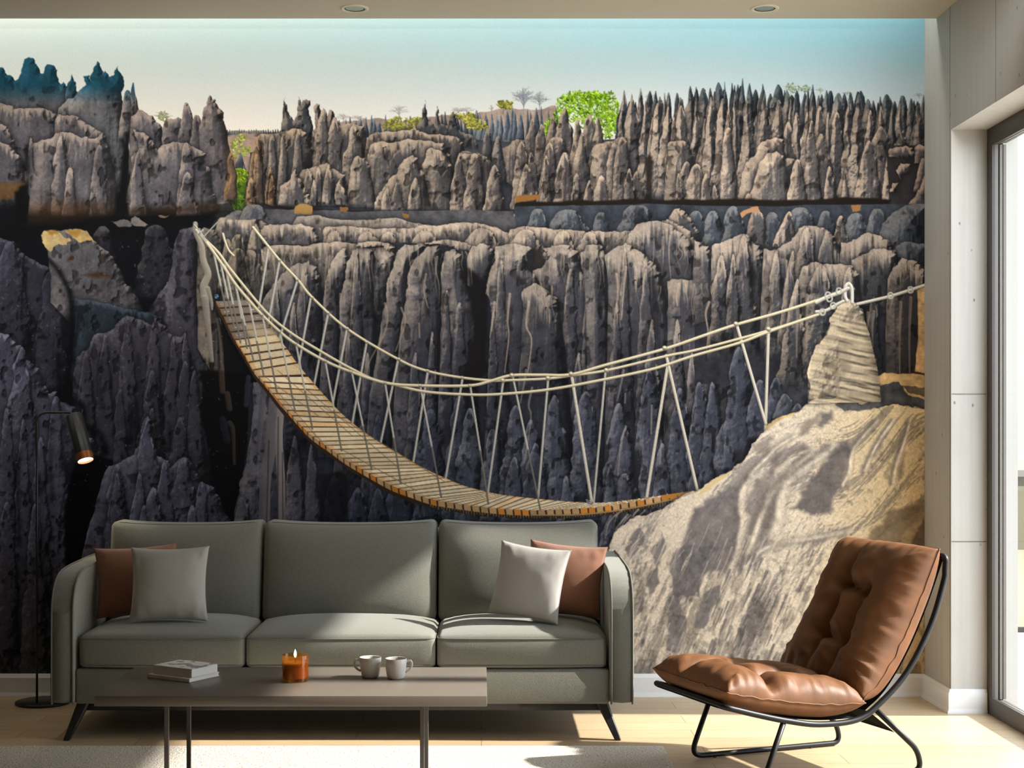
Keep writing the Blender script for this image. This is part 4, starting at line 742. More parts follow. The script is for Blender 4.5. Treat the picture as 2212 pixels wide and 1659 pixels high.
    strand(T('H', [(1300, 985), (1285, 940), (1290, 870), (1315, 840), (1340, 870), (1345, 930), (1345, 1000)]), 3.4, (206, 200, 190))
    strand(T('H', [(1310, 880), (1230, 920), (1120, 960), (1040, 1000)]), 4.0, TIE); strand(T('H', [(1270, 990), (1210, 1020), (1120, 1070), (1040, 1080)]), 3.2, TIE)
    for x, y in ((1135, 940), (1230, 905), (1090, 1085), (1670, 945), (1840, 895), (1150, 970), (1180, 1030)):
        px, py = X('H', x), Y('H', y)
        s.line([(px - 5, py + 2), (px - 3, py - 5), (px + 3, py - 6), (px + 6, py - 1), (px + 4, py + 5), (px - 2, py + 6), (px - 5, py + 2)], 1.8, (176, 170, 158))
    img = np.clip(s.img * (1 + .03 * (s.n_fine - .5) * s.rock)[..., None], 0, 1)
    return s, img
# ---------------------------------------------------------------- scene
import bpy, bmesh, math, random
from mathutils import Vector, Matrix, noise as mnoise
random.seed(4)
SC = bpy.context.scene
C = SC.collection
F, CX, HZ, EYE = 3223.0, 1040.0, 905.0, 1.265        # focal length in pixels, vanishing point, eye height
YW = 6.806                                           # back wall

def lin(c): return tuple((v / 255 / 12.92) if v <= 10.3 else (((v / 255) + .055) / 1.055) ** 2.4 for v in c)

# ---------------------------------------------------------------- materials
def mat(name, col=(.5, .5, .5), rough=.6, metal=0.0, spec=.5):
    m = bpy.data.materials.new(name); m.use_nodes = True
    n = m.node_tree.nodes; b = n['Principled BSDF']
    b.inputs['Base Color'].default_value = (*col, 1); b.inputs['Roughness'].default_value = rough
    b.inputs['Metallic'].default_value = metal; b.inputs['Specular IOR Level'].default_value = spec
    return m, m.node_tree, b

def node(nt, t, **kw):
    n = nt.nodes.new(t)
    for k, v in kw.items():
        if k in n.inputs: n.inputs[k].default_value = v
        else: setattr(n, k, v)
    return n

def coord(nt, scale=(1, 1, 1), rot=(0, 0, 0)):
    t = node(nt, 'ShaderNodeTexCoord'); mp = node(nt, 'ShaderNodeMapping')
    mp.inputs['Scale'].default_value = scale; mp.inputs['Rotation'].default_value = rot
    nt.links.new(t.outputs['Object'], mp.inputs['Vector']); return mp.outputs['Vector']

def noise_tex(nt, vec, scale, detail=4, rough=.55):
    n = node(nt, 'ShaderNodeTexNoise', Scale=scale, Detail=detail, Roughness=rough); nt.links.new(vec, n.inputs['Vector']); return n.outputs['Fac']

def ramp(nt, fac, stops):
    r = node(nt, 'ShaderNodeValToRGB'); el = r.color_ramp.elements
    while len(el) < len(stops): el.new(.5)
    for e, (p, c) in zip(el, stops): e.position = p; e.color = (*c, 1) if len(c) == 3 else c
    nt.links.new(fac, r.inputs['Fac']); return r.outputs['Color']

def mixc(nt, a, b, fac, mode='MIX'):
    m = node(nt, 'ShaderNodeMix', data_type='RGBA', blend_type=mode)
    for i, v in ((0, fac), (6, a), (7, b)):
        if hasattr(v, 'node'): nt.links.new(v, m.inputs[i])
        elif isinstance(v, (int, float)): m.inputs[i].default_value = v
        else: m.inputs[i].default_value = (*v, 1)
    return m.outputs[2]

def bump(nt, b, h, strength=.3, dist=.002):
    bp = node(nt, 'ShaderNodeBump', Strength=strength, Distance=dist); nt.links.new(h, bp.inputs['Height']); nt.links.new(bp.outputs['Normal'], b.inputs['Normal'])

def plain(name, col, rough=.6, metal=0, spec=.5, var=.06, scale=30, bmp=.0, bscale=400, bdist=.001):
    m, nt, b = mat(name, col, rough, metal, spec); v = coord(nt)
    f = noise_tex(nt, v, scale)
    nt.links.new(ramp(nt, f, [(.3, tuple(c * (1 - var) for c in col)), (.7, tuple(min(1, c * (1 + var)) for c in col))]), b.inputs['Base Color'])
    if bmp: bump(nt, b, noise_tex(nt, v, bscale, 3), bmp, bdist)
    return m

def fabric(name, col, var=.30, scale=420, bmp=.6, rough=.9, sheen=.25):
    m, nt, b = mat(name, col, rough, 0, .2); v = coord(nt)
    n1 = noise_tex(nt, v, scale, 2, .7); n2 = noise_tex(nt, v, 9, 3)
    c = ramp(nt, n1, [(.32, tuple(x * (1 - var) for x in col)), (.68, tuple(min(1, x * (1 + var)) for x in col))])
    c = mixc(nt, c, tuple(x * .9 for x in col), ramp(nt, n2, [(.4, (0, 0, 0)), (.7, (.35, .35, .35))]))
    nt.links.new(c, b.inputs['Base Color'])
    if 'Sheen Weight' in b.inputs: b.inputs['Sheen Weight'].default_value = sheen; b.inputs['Sheen Roughness'].default_value = .6
    bump(nt, b, n1, bmp, .0012)
    return m

def concrete(name, col):
    m, nt, b = mat(name, col, .78, 0, .3); v = coord(nt)
    st = noise_tex(nt, coord(nt, (14, 14, .35)), 3.0, 4); bl = noise_tex(nt, v, 3.0, 5)
    c = mixc(nt, tuple(x * .93 for x in col), tuple(min(1, x * 1.04) for x in col), ramp(nt, st, [(.3, (0, 0, 0)), (.7, (1, 1, 1))]))
    c = mixc(nt, c, tuple(x * .80 for x in col), ramp(nt, bl, [(.5, (0, 0, 0)), (.75, (.45, .45, .45))]))
    vo = node(nt, 'ShaderNodeTexVoronoi', Scale=17.0); nt.links.new(coord(nt, (1, 1, .6)), vo.inputs['Vector'])
    pin = ramp(nt, vo.outputs['Distance'], [(.0, (1, 1, 1)), (.065, (1, 1, 1)), (.10, (0, 0, 0))])
    sel = ramp(nt, noise_tex(nt, v, 5.0, 2), [(.45, (0, 0, 0)), (.52, (1, 1, 1))])
    pin = mixc(nt, pin, sel, 1.0, 'MULTIPLY')
    c = mixc(nt, c, tuple(x * .45 for x in col), pin)
    nt.links.new(c, b.inputs['Base Color'])
    h = mixc(nt, noise_tex(nt, v, 60, 4), (0, 0, 0), pin)
    bump(nt, b, h, .35, .003)
    return m

def wood_floor():
    m, nt, b = mat('oak_floor', (.5, .38, .25), .38, 0, .45); v = coord(nt)
    br = node(nt, 'ShaderNodeTexBrick', Scale=1.0, offset=.37, squash=1.0)
    br.inputs['Mortar Size'].default_value = .0016; br.inputs['Brick Width'].default_value = 1.35; br.inputs['Row Height'].default_value = .148
    br.inputs['Color1'].default_value = (.0, .0, .0, 1); br.inputs['Color2'].default_value = (1, 1, 1, 1); br.inputs['Mortar'].default_value = (.5, .5, .5, 1)
    br.inputs['Bias'].default_value = 0
    nt.links.new(v, br.inputs['Vector'])
    base = mixc(nt, lin((186, 161, 126)), lin((203, 180, 146)), br.outputs['Color'])
    gr = noise_tex(nt, coord(nt, (1.2, 16, 1)), 4.0, 6, .6)
    base = mixc(nt, base, lin((168, 140, 104)), ramp(nt, gr, [(.42, (0, 0, 0)), (.75, (.55, .55, .55))]))
    fg = noise_tex(nt, coord(nt, (6, 160, 1)), 3.0, 3, .6)
    base = mixc(nt, base, lin((154, 129, 98)), ramp(nt, fg, [(.5, (0, 0, 0)), (.8, (.35, .35, .35))]))
    base = mixc(nt, base, lin((104, 80, 52)), ramp(nt, br.outputs['Fac'], [(.2, (0, 0, 0)), (.9, (.75, .75, .75))]))
    nt.links.new(base, b.inputs['Base Color'])
    inv = node(nt, 'ShaderNodeMath', operation='SUBTRACT'); inv.inputs[0].default_value = 1; nt.links.new(br.outputs['Fac'], inv.inputs[1])
    bump(nt, b, inv.outputs[0], .25, .0015)
    return m

def rug_mat():
    m, nt, b = mat('woven_rug', lin((214, 204, 190)), .95, 0, .1); v = coord(nt)
    vo = node(nt, 'ShaderNodeTexVoronoi', Scale=150.0, feature='SMOOTH_F1'); nt.links.new(mixc(nt, v, noise_vec(nt, v, 60), .02), vo.inputs['Vector'])
    n2 = noise_tex(nt, v, 260, 3, .7)
    c = ramp(nt, vo.outputs['Distance'], [(.25, lin((206, 198, 186))), (.62, lin((188, 179, 166))), (.9, lin((138, 127, 113)))])
    c = mixc(nt, c, lin((120, 108, 94)), ramp(nt, n2, [(.60, (0, 0, 0)), (.74, (.8, .8, .8))]))
    nt.links.new(c, b.inputs['Base Color'])
    inv = node(nt, 'ShaderNodeMath', operation='SUBTRACT'); inv.inputs[0].default_value = 1; nt.links.new(vo.outputs['Distance'], inv.inputs[1])
    bump(nt, b, inv.outputs[0], .9, .004)
    return m

def noise_vec(nt, v, scale):
    n = node(nt, 'ShaderNodeTexNoise', Scale=scale, Detail=1); nt.links.new(v, n.inputs['Vector']); return n.outputs['Color']

def leather(name, col):
    m, nt, b = mat(name, col, .42, 0, .35); v = coord(nt)
    n1 = noise_tex(nt, v, 14, 5); n2 = noise_tex(nt, v, 520, 3, .6)
    vo = node(nt, 'ShaderNodeTexVoronoi', Scale=330.0); nt.links.new(v, vo.inputs['Vector'])
    c = ramp(nt, n1, [(.3, tuple(x * .78 for x in col)), (.72, tuple(x * 1.2 for x in col))])
    nt.links.new(c, b.inputs['Base Color'])
    nt.links.new(ramp(nt, n1, [(.3, (.48,) * 3), (.7, (.64,) * 3)]), b.inputs['Roughness'])
    bump(nt, b, mixc(nt, vo.outputs['Distance'], n2, .5), .28, .0012)
    return m

def emission(name, col, strength):
    m = bpy.data.materials.new(name); m.use_nodes = True; nt = m.node_tree
    nt.nodes.remove(nt.nodes['Principled BSDF'])
    e = node(nt, 'ShaderNodeEmission', Strength=strength); e.inputs['Color'].default_value = (*col, 1)
    nt.links.new(e.outputs[0], nt.nodes['Material Output'].inputs['Surface']); return m

def pane_mat(name, tint, gloss):
    m = bpy.data.materials.new(name); m.use_nodes = True; nt = m.node_tree
    nt.nodes.remove(nt.nodes['Principled BSDF'])
    t = node(nt, 'ShaderNodeBsdfTransparent'); t.inputs['Color'].default_value = (*tint, 1)
    g = node(nt, 'ShaderNodeBsdfGlossy', Roughness=.02); lw = node(nt, 'ShaderNodeLayerWeight', Blend=.5)
    mu = ramp(nt, lw.outputs['Facing'], [(0, (.03 * gloss,) * 3), (.6, (.04 * gloss,) * 3), (.85, (.12 * gloss,) * 3), (1, (.6 * gloss,) * 3)])
    mx = node(nt, 'ShaderNodeMixShader'); nt.links.new(mu, mx.inputs[0]); nt.links.new(t.outputs[0], mx.inputs[1]); nt.links.new(g.outputs[0], mx.inputs[2])
    nt.links.new(mx.outputs[0], nt.nodes['Material Output'].inputs['Surface']); return m

M = dict(
    floor=wood_floor(), rug=rug_mat(), concrete=concrete('board_marked_concrete', lin((186, 183, 177))),
    ceiling=plain('ceiling_paint', lin((206, 196, 178)), .85, var=.02, scale=4),
    plaster=plain('wall_plaster', lin((112, 107, 101)), .85, var=.03, scale=5),
    white=plain('white_gloss_paint', lin((232, 231, 230)), .45, var=.01, scale=6),
    sofa=fabric('grey_green_upholstery', lin((115, 114, 103))), pipe=fabric('piping_cord', lin((92, 93, 84)), .1),
    grey_cloth=fabric('pale_grey_cotton', lin((160, 155, 148)), .05, 700, .25), rust_cloth=fabric('rust_cloth', lin((128, 86, 64)), .12, 520, .4),
    black_wood=plain('black_stained_wood', (.018, .017, .016), .45, var=.2, scale=20),
    black_metal=plain('black_powder_coat', (.006, .006, .006), .42, spec=.3, var=.1, scale=60), table_metal=plain('dark_bronze_metal', (.075, .062, .05), .45, var=.1, scale=50),
    table=plain('taupe_lacquer', lin((110, 101, 91)), .38, var=.03, scale=8), paper=plain('white_paper', lin((226, 223, 217)), .8, var=.02, scale=40),
    ceramic=plain('white_ceramic', lin((214, 208, 200)), .3, var=.015, scale=20), leather=leather('cognac_leather', lin((112, 72, 41))),
    sling=plain('black_sling_cloth', (.012, .011, .011), .85, var=.15, scale=90), copper=plain('copper_ring', lin((150, 88, 52)), .35, .6, var=.08, scale=30),
    lamp_black=plain('lamp_black', (.018, .017, .013), .4, var=.1, scale=50), frame=plain('bronze_frame', (.045, .038, .032), .4, var=.08, scale=30), track=plain('grey_track', lin((104, 98, 91)), .45, var=.04, scale=30),
    gasket=plain('black_gasket', (.012, .010, .009), .6, var=.1, scale=60), wax=plain('candle_wax', lin((178, 132, 84)), .6, var=.03, scale=20),
    steel=plain('brushed_reflector', lin((150, 140, 120)), .3, .9, var=.1, scale=80), trim=plain('downlight_trim', lin((226, 214, 186)), .5, var=.02, scale=20),
    terrace=plain('pale_terrace_stone', lin((186, 178, 168)), .8, var=.05, scale=3), render_wall=plain('cream_render', lin((150, 142, 130)), .9, var=.03, scale=3), outer=plain('outer_white_render', lin((166, 164, 159)), .85, var=.02, scale=3),
    flame=emission('candle_flame', (1, .84, .62), 9.0), bulb=emission('lamp_bulb', (1, .93, .8), 7.0), pane=pane_mat('clear_pane', (.97, .975, .97), 1.0), balu=pane_mat('smoked_pane', (.62, .62, .54), .6),
)

# ---------------------------------------------------------------- object helpers
def tag(o, label=None, cat=None, group=None, kind=None):
    for k, v in (('label', label), ('category', cat), ('group', group), ('kind', kind)):
        if v: o[k] = v
    return o

def empty(name, loc=(0, 0, 0), rz=0.0):
    o = bpy.data.objects.new(name, None); C.objects.link(o); o.location = loc; o.rotation_euler = (0, 0, rz); o.empty_display_size = .1
    return o

def obj(name, bm, m, parent=None, smooth=True, autos=None):
    me = bpy.data.meshes.new(name); bmesh.ops.recalc_face_normals(bm, faces=bm.faces); bm.to_mesh(me); bm.free()
    me.materials.append(m)
    if smooth:
        me.polygons.foreach_set('use_smooth', [True] * len(me.polygons))
        if autos: me.set_sharp_from_angle(angle=math.radians(autos))
    o = bpy.data.objects.new(name, me); C.objects.link(o)
    if parent: o.parent = parent
    return o

def box(bm, x0, x1, y0, y1, z0, z1, bev=0.0, seg=2):
    r = bmesh.ops.create_cube(bm, size=1.0)
    for v in r['verts']:
        v.co = Vector((x0 + (v.co.x + .5) * (x1 - x0), y0 + (v.co.y + .5) * (y1 - y0), z0 + (v.co.z + .5) * (z1 - z0)))
    if bev:
        es = list({e for v in r['verts'] for e in v.link_edges})
        bmesh.ops.bevel(bm, geom=es, offset=bev, segments=seg, profile=.5, affect='EDGES')

def boxo(name, m, x0, x1, y0, y1, z0, z1, parent=None, bev=0.0, seg=2):
    bm = bmesh.new(); box(bm, x0, x1, y0, y1, z0, z1, bev, seg); return obj(name, bm, m, parent, autos=40)

def tube(bm, pts, r, n=12, closed=False, caps=True, radii=None):
    P = [Vector(p) for p in pts]; N = len(P)
    T = []
    for i in range(N):
        a = P[(i - 1) % N] if closed else P[max(0, i - 1)]; b = P[(i + 1) % N] if closed else P[min(N - 1, i + 1)]
        T.append((b - a).normalized())
    up = Vector((0, 0, 1)) if abs(T[0].z) < .9 else Vector((0, 1, 0))
    nrm = (up - T[0] * up.dot(T[0])).normalized(); rings = []
    for i in range(N):
        nrm = (nrm - T[i] * nrm.dot(T[i])).normalized(); bi = T[i].cross(nrm)
        rr = radii[i] if radii else r
        rings.append([bm.verts.new(P[i] + (nrm * math.cos(2 * math.pi * k / n) + bi * math.sin(2 * math.pi * k / n)) * rr) for k in range(n)])
    for i in range(N if closed else N - 1):
        a, b = rings[i], rings[(i + 1) % N]
        for k in range(n): bm.faces.new((a[k], a[(k + 1) % n], b[(k + 1) % n], b[k]))
    if caps and not closed:
        bm.faces.new(rings[0]); bm.faces.new(rings[-1])

def smooth_path(pts, n=6, closed=False):
    P = [Vector(p) for p in pts]; N = len(P); out = []
    for i in range(N if closed else N - 1):
        a = P[(i - 1) % N] if closed or i else P[0] * 2 - P[1]
        b, c = P[i], P[(i + 1) % N]
        d = P[(i + 2) % N] if closed or i + 2 < N else P[-1] * 2 - P[-2]
        for k in range(n):
            t = k / n
            out.append(.5 * (2 * b + (c - a) * t + (2 * a - 5 * b + 4 * c - d) * t * t + (3 * b - a - 3 * c + d) * t ** 3))
    if not closed: out.append(P[-1])
    return out

def fillet(pts, r, n=6, closed=False):
    """round the corners of a polyline"""
    P = [Vector(p) for p in pts]; N = len(P); out = []
    for i in range(N):
        if not closed and i in (0, N - 1): out.append(P[i]); continue
        a, b, c = P[i - 1], P[i], P[(i + 1) % N]
        u, w = (a - b), (c - b); q = min(r, u.length * .48, w.length * .48)
        s, e = b + u.normalized() * q, b + w.normalized() * q
        for k in range(n + 1):
            t = k / n; out.append(s * (1 - t) ** 2 + b * 2 * t * (1 - t) + e * t * t)
    return out

def lathe(bm, prof, n=40, c=(0, 0, 0)):
    rings = []
    for r, z in prof:
        rings.append([bm.verts.new((c[0] + max(r, 1e-5) * math.cos(2 * math.pi * k / n), c[1] + max(r, 1e-5) * math.sin(2 * math.pi * k / n), c[2] + z)) for k in range(n)])
    for a, b in zip(rings, rings[1:]):
        for k in range(n): bm.faces.new((a[k], a[(k + 1) % n], b[(k + 1) % n], b[k]))

def loft(bm, rings, closed_ring=True, caps=True):
    R = [[bm.verts.new(p) for p in r] for r in rings]; n = len(R[0])
    for a, b in zip(R, R[1:]):
        for k in range(n if closed_ring else n - 1): bm.faces.new((a[k], a[(k + 1) % n], b[(k + 1) % n], b[k]))
    if caps and closed_ring: bm.faces.new(R[0]); bm.faces.new(R[-1])

def rbox(hx, hy, hz, r, n=(10, 8, 4), seg=4, f=None):
    """a box with soft rounded edges as an even grid; f moves each point"""
    bm = bmesh.new()
    def ax(h, k):
        s = [-h + r * (1 - math.cos(math.pi / 2 * i / seg)) for i in range(seg)]
        m = [-(h - r) + 2 * (h - r) * i / k for i in range(k + 1)]
        return s + m + [-v for v in reversed(s)]
    A = [ax(hx, n[0]), ax(hy, n[1]), ax(hz, n[2])]; cache = {}
    H = (hx, hy, hz)
    def V(i, j, k):
        key = (i, j, k)
        if key in cache: return cache[key]
        p = Vector((A[0][i], A[1][j], A[2][k])); q = Vector([max(-(H[d] - r), min(H[d] - r, p[d])) for d in range(3)])
        d = p - q
        if d.length > 1e-9: p = q + d.normalized() * r
        if f: p = f(p)
        cache[key] = bm.verts.new(p); return cache[key]
    L = [len(a) - 1 for a in A]
    for d in range(3):
        e, g = [x for x in range(3) if x != d]
        for side in (0, L[d]):
            for i in range(L[e]):
                for j in range(L[g]):
                    q = []
                    for di, dj in ((0, 0), (1, 0), (1, 1), (0, 1)):
                        ix = [0, 0, 0]; ix[d] = side; ix[e] = i + di; ix[g] = j + dj; q.append(V(*ix))
                    try: bm.faces.new(q)
                    except ValueError: pass
    return bm

def struct(name, bm, m, parent=None, **kw):
    o = obj(name, bm, m, parent, **kw); o['kind'] = 'structure'; return o
def sbox(name, m, *a, **kw):
    o = boxo(name, m, *a, **kw); o['kind'] = 'structure'; return o

# ---------------------------------------------------------------- the room
XR, XL, YF = 2.021, -4.3, -2.4
PIER, SOF, CEIL, CEDGE, WIN = 6.42, 2.51, 3.043, 6.626, 3.9
sbox('floor', M['floor'], XL - .2, 2.36, YF - .2, 7.0, -.08, 0.0)
sbox('wall_back', M['plaster'], XL - .2, 2.36, YW + .004, 7.0, 0, 3.36)
sbox('wall_left', M['plaster'], XL - .2, XL, YF, YW + .004, 0, 3.36)
sbox('wall_front', M['plaster'], XL - .2, 2.36, YF - .2, YF, 0, 3.36)
bm = bmesh.new()                                     # right wall: pier, lintel over the glass, unseen near wall lengthened to cut sun bounce
box(bm, XR, 2.30, PIER, YW + .004, 0, 3.36); box(bm, XR, 2.30, WIN, PIER, SOF, 3.36); box(bm, XR, 2.30, YF, WIN, 0, 3.36)
struct('wall_right', bm, M['concrete'], autos=30)
sbox('ceiling', M['ceiling'], XL, XR, YF, CEDGE, CEIL, CEIL + .10)
sbox('ceiling_upper', M['ceiling'], XL - .2, 2.36, YF - .2, 7.0, 3.36, 3.46)
bm = bmesh.new()                                     # board joints cast into the concrete
for z in (1.37, .735):
    box(bm, XR + .002, 2.172, PIER - .0012, PIER + .001, z, z + .004)
for y in (PIER + .012, 5.86, 5.19): box(bm, XR - .0012, XR + .001, y, y + .003, SOF if y < PIER else .11, 3.36)
jm = plain('concrete_joint', lin((120, 114, 105)), .9, var=.1, scale=20)
struct('trim_1', bm, jm, autos=30)

def base_profile(t, h):                              # (out, up)
    return [(0, 0), (t * 1.35, 0), (t * 1.30, h * .10), (t * 1.05, h * .16), (t, h * .22), (t, h * .84), (t * .72, h * .89), (t * .66, h * .95), (t * .40, h), (0, h)]
def baseboard(name, path, h=.1036, t=.0155):
    """skirting run along a floor path of (x, y); outward is to the right of travel"""
    bm = bmesh.new(); P = [Vector((x, y, 0)) for x, y in path]; rings = []
    for i, p in enumerate(P):
        d0 = (p - P[i - 1]).normalized() if i else (P[1] - P[0]).normalized()
        d1 = (P[i + 1] - p).normalized() if i + 1 < len(P) else d0
        n0, n1 = Vector((d0.y, -d0.x, 0)), Vector((d1.y, -d1.x, 0)); m = (n0 + n1); m = m / max(.3, m.dot(n0)) if m.length > 1e-6 else n0
        rings.append([p + m * o + Vector((0, 0, z)) for o, z in base_profile(t, h)])
    loft(bm, rings); return struct(name, bm, M['white'], autos=35)
baseboard('baseboard_back', [(XL, YW), (XR, YW), (XR, PIER), (2.172, PIER)])
baseboard('baseboard_left', [(XL, YF), (XL, YW)])

# window wall: bronze frame, sliding track, panes
w1 = tag(empty('window_1', (2.175, 3.0, 0)), kind='structure'); w1.location = (0, 0, 0)
bm = bmesh.new(); X0, X1 = 2.175, 2.187
box(bm, X0, X1, PIER - .066, PIER - .001, .001, SOF - .001); box(bm, X0, X1, WIN + .001, PIER - .066, .001, .076); box(bm, X0, X1, WIN + .001, PIER - .066, SOF - .079, SOF - .001)
for y0, y1 in ((4.857, 4.952), (WIN + .002, WIN + .06)): box(bm, X0, 2.215, y0, y1, .076, SOF - .079)
obj('frame', bm, M['frame'], w1, autos=30)
bm = bmesh.new()
for a, b in ((2.187, 2.2025), (2.2085, 2.2205), (2.2245, 2.2365)):
    box(bm, a, b, PIER - .062, PIER - .001, .070, SOF - .075)
    box(bm, a, b, WIN + .001, PIER - .062, .001, .066); box(bm, a, b, WIN + .001, PIER - .062, SOF - .070, SOF - .001)
obj('track', bm, M['track'], w1, autos=30)
bm = bmesh.new()
for a, b in ((2.2025, 2.2085), (2.2205, 2.2245)):
    box(bm, a, b, PIER - .050, PIER - .001, .060, SOF - .066)
    box(bm, a, b, WIN + .001, PIER - .055, .001, .058); box(bm, a, b, WIN + .001, PIER - .055, SOF - .058, SOF - .001)
obj('gasket', bm, M['gasket'], w1, autos=30)
for i, (y0, y1) in enumerate(((4.952, PIER - .06), (WIN + .06, 4.857))):
    bm = bmesh.new(); vs = [bm.verts.new(p) for p in ((2.2125, y0, .06), (2.2125, y1, .06), (2.2125, y1, SOF - .06), (2.2125, y0, SOF - .06))]; bm.faces.new(vs); obj('pane', bm, M['pane'], w1, smooth=False)
sbox('trim_2', M['outer'], 2.237, 2.30, PIER - .022, PIER - .001, 0, SOF)

# outside: terrace, balustrade and a pale neighbouring wall
sbox('terrace_floor', M['terrace'], 2.36, 16, -9, 24, -.16, -.05)
bl = tag(empty('balustrade', (3.2, 9.2, -.05)), 'glass balustrade with white handrail on the terrace beyond the window', 'railing')
for n_, m_, a in (('handrail', 'white', (0, 5, -.025, .025, 1.07, 1.115)), ('clamp_rail', 'track', (0, 5, -.02, .02, .96, 1.0)), ('upper_band', 'render_wall', (0, 5, .02, .03, .90, .96)), ('shoe', 'gasket', (0, 5, -.02, .02, .003, .03))):
    boxo(n_, M[m_], *a, parent=bl)
boxo('glass_panel', M['balu'], 0, 5, -.004, .004, .03, .96, parent=bl)
sbox('wall_outside', M['render_wall'], 2.9, 18, 15.0, 15.3, -.05, 3.4)

# ---------------------------------------------------------------- mural on the back wall
def mural():
    pr, img = paint_print()
    H, W = img.shape[:2]
    v = np.where(img <= .04045, img / 12.92, ((np.maximum(img, 1e-4) + .055) / 1.055) ** 2.4) * np.array(PRINT_GAIN, np.float32)
    co = np.empty((H, W, 3), np.float32)
    co[..., 0] = np.minimum((pr.x - CX) * YW / F, XR - .0005)[None, :]; co[..., 1] = YW - .0022; co[..., 2] = (EYE - (pr.y - HZ) * YW / F)[:, None]
    co[..., 2] = np.maximum(co[..., 2], .1042)
    me = bpy.data.meshes.new('photo_mural')
    nf = (H - 1) * (W - 1)
    me.vertices.add(H * W); me.vertices.foreach_set('co', co.ravel())
    q = (np.arange(H - 1)[:, None] * W + np.arange(W - 1)[None, :]).astype(np.int32)
    idx = np.stack([q, q + W, q + W + 1, q + 1], -1).reshape(-1)
    me.loops.add(nf * 4); me.loops.foreach_set('vertex_index', idx)
    me.polygons.add(nf); me.polygons.foreach_set('loop_start', np.arange(0, nf * 4, 4, dtype=np.int32))
    me.update(calc_edges=True)
    at = me.attributes.new('print', 'FLOAT_COLOR', 'POINT')
    rgba = np.ones((H * W, 4), np.float32); rgba[:, :3] = np.clip(v, 0, .95).reshape(-1, 3)
    at.data.foreach_set('color', rgba.ravel())
    m, nt, b = mat('printed_wallpaper', (.5, .5, .5), .85, 0, .12)
    a = node(nt, 'ShaderNodeAttribute', attribute_name='print')
    vv = coord(nt); g = noise_tex(nt, vv, 330, 3, .6)
    nt.links.new(mixc(nt, a.outputs['Color'], ramp(nt, g, [(.3, (.86,) * 3), (.7, (1.14,) * 3)]), .55, 'MULTIPLY'), b.inputs['Base Color'])
    me.materials.append(m)
    o = bpy.data.objects.new('photo_mural', me); C.objects.link(o)
    tag(o, 'wall-wide printed photo mural of grey stone pinnacles and a plank rope bridge', 'mural', kind='thing')
mural()

# ---------------------------------------------------------------- downlights
for px, lab in ((766, 'round recessed ceiling downlight above the middle sofa cushion'), (1652, 'round recessed ceiling downlight above the right foreground rock, nearer the window')):
    y = 6.46; x = (px - CX) * y / F
    d = tag(empty('downlight', (x, y, CEIL)), lab, 'ceiling light', 'recessed downlights')
    bm = bmesh.new(); lathe(bm, [(.044, -.0005), (.046, -.004), (.056, -.0055), (.061, -.003), (.062, -.0003)]); obj('trim_ring', bm, M['trim'], d)
    bm = bmesh.new(); lathe(bm, [(.0445, -.0004), (.0435, -.0012), (.036, -.0016), (.030, -.0010), (.022, -.0016), (.012, -.0010), (0, -.0014)]); obj('reflector', bm, M['steel'], d)
    bm = bmesh.new(); lathe(bm, [(.0452, -.0022), (.0452, -.0005), (.0405, -.0018), (.0405, -.0024), (.0452, -.0022)]); obj('baffle', bm, M['gasket'], d)

# ---------------------------------------------------------------- sofa
SY = 5.86                                            # front of the arms
sofa = tag(empty('sofa', (-.547, 6.28, 0)), 'grey-green three-seat upholstered sofa with dark splayed legs against the mural wall', 'sofa')
ox, oy = sofa.location.x, sofa.location.y
def S(x, y, z): return (x - ox, y - oy, z)
AX = ((-1.695, -1.600), (.505, .600))
prof = [(SY + .012, .146), (SY + .002, .160), (SY, .30), (SY + .002, .50), (SY + .012, .555), (SY + .035, .60), (SY + .075, .632), (SY + .13, .652), (SY + .25, .664), (SY + .5, .672), (SY + .80, .676), (SY + .83, .66), (SY + .835, .30), (SY + .835, .146)]
for x0, x1 in AX:
    bm = bmesh.new(); cy = sum(p[0] for p in prof) / len(prof); cz = .40
    rings = []
    for t, ins in ((0, .020), (.012, .006), (.03, .0), (.5, -.004), (.97, .0), (.988, .006), (1, .020)):
        x = x0 + (x1 - x0) * t
        rings.append([S(x, y + (ins if y < cy else -ins) * .8, z + (ins if z < .2 else -ins)) for y, z in smooth2(prof)] if False else [S(x, y + (ins if y < cy else -ins) * .8, z + (ins if z < .2 else -ins)) for y, z in prof])
    # denser outline
    dense = []
    for r in rings:
        q = [Vector(p) for p in r]; o2 = []
        for i in range(len(q)):
            a, b = q[i], q[(i + 1) % len(q)]
            for k in range(3): o2.append(a.lerp(b, k / 3))
        dense.append(o2)
    loft(bm, dense); bmesh.ops.smooth_vert(bm, verts=bm.verts, factor=.5, use_axis_x=False, use_axis_y=True, use_axis_z=True)
    a = obj('arm', bm, M['sofa'], sofa, autos=70)
    for xe in (x0 + .006, x1 - .006):
        bm = bmesh.new(); tube(bm, smooth_path([S(xe, y - .001, z + (.001 if z > .2 else -.0)) for y, z in prof[:11]], 4), .0036, 8); obj('piping', bm, M['pipe'], a)
boxo('base', M['sofa'], -1.600 - ox, .505 - ox, SY + .012 - oy, 6.69 - oy, .142, .280, sofa, .012, 3)
boxo('plinth', M['black_wood'], -1.565 - ox, .470 - ox, SY + .05 - oy, 6.66 - oy, .110, .1415, sofa, .003, 2)
bm = rbox(1.05, .05, .29, .03, (14, 2, 6), 3); 
for v in bm.verts: v.co += Vector((-.547 - ox, 6.66 - oy, .49))
obj('back_frame', bm, M['sofa'], sofa)
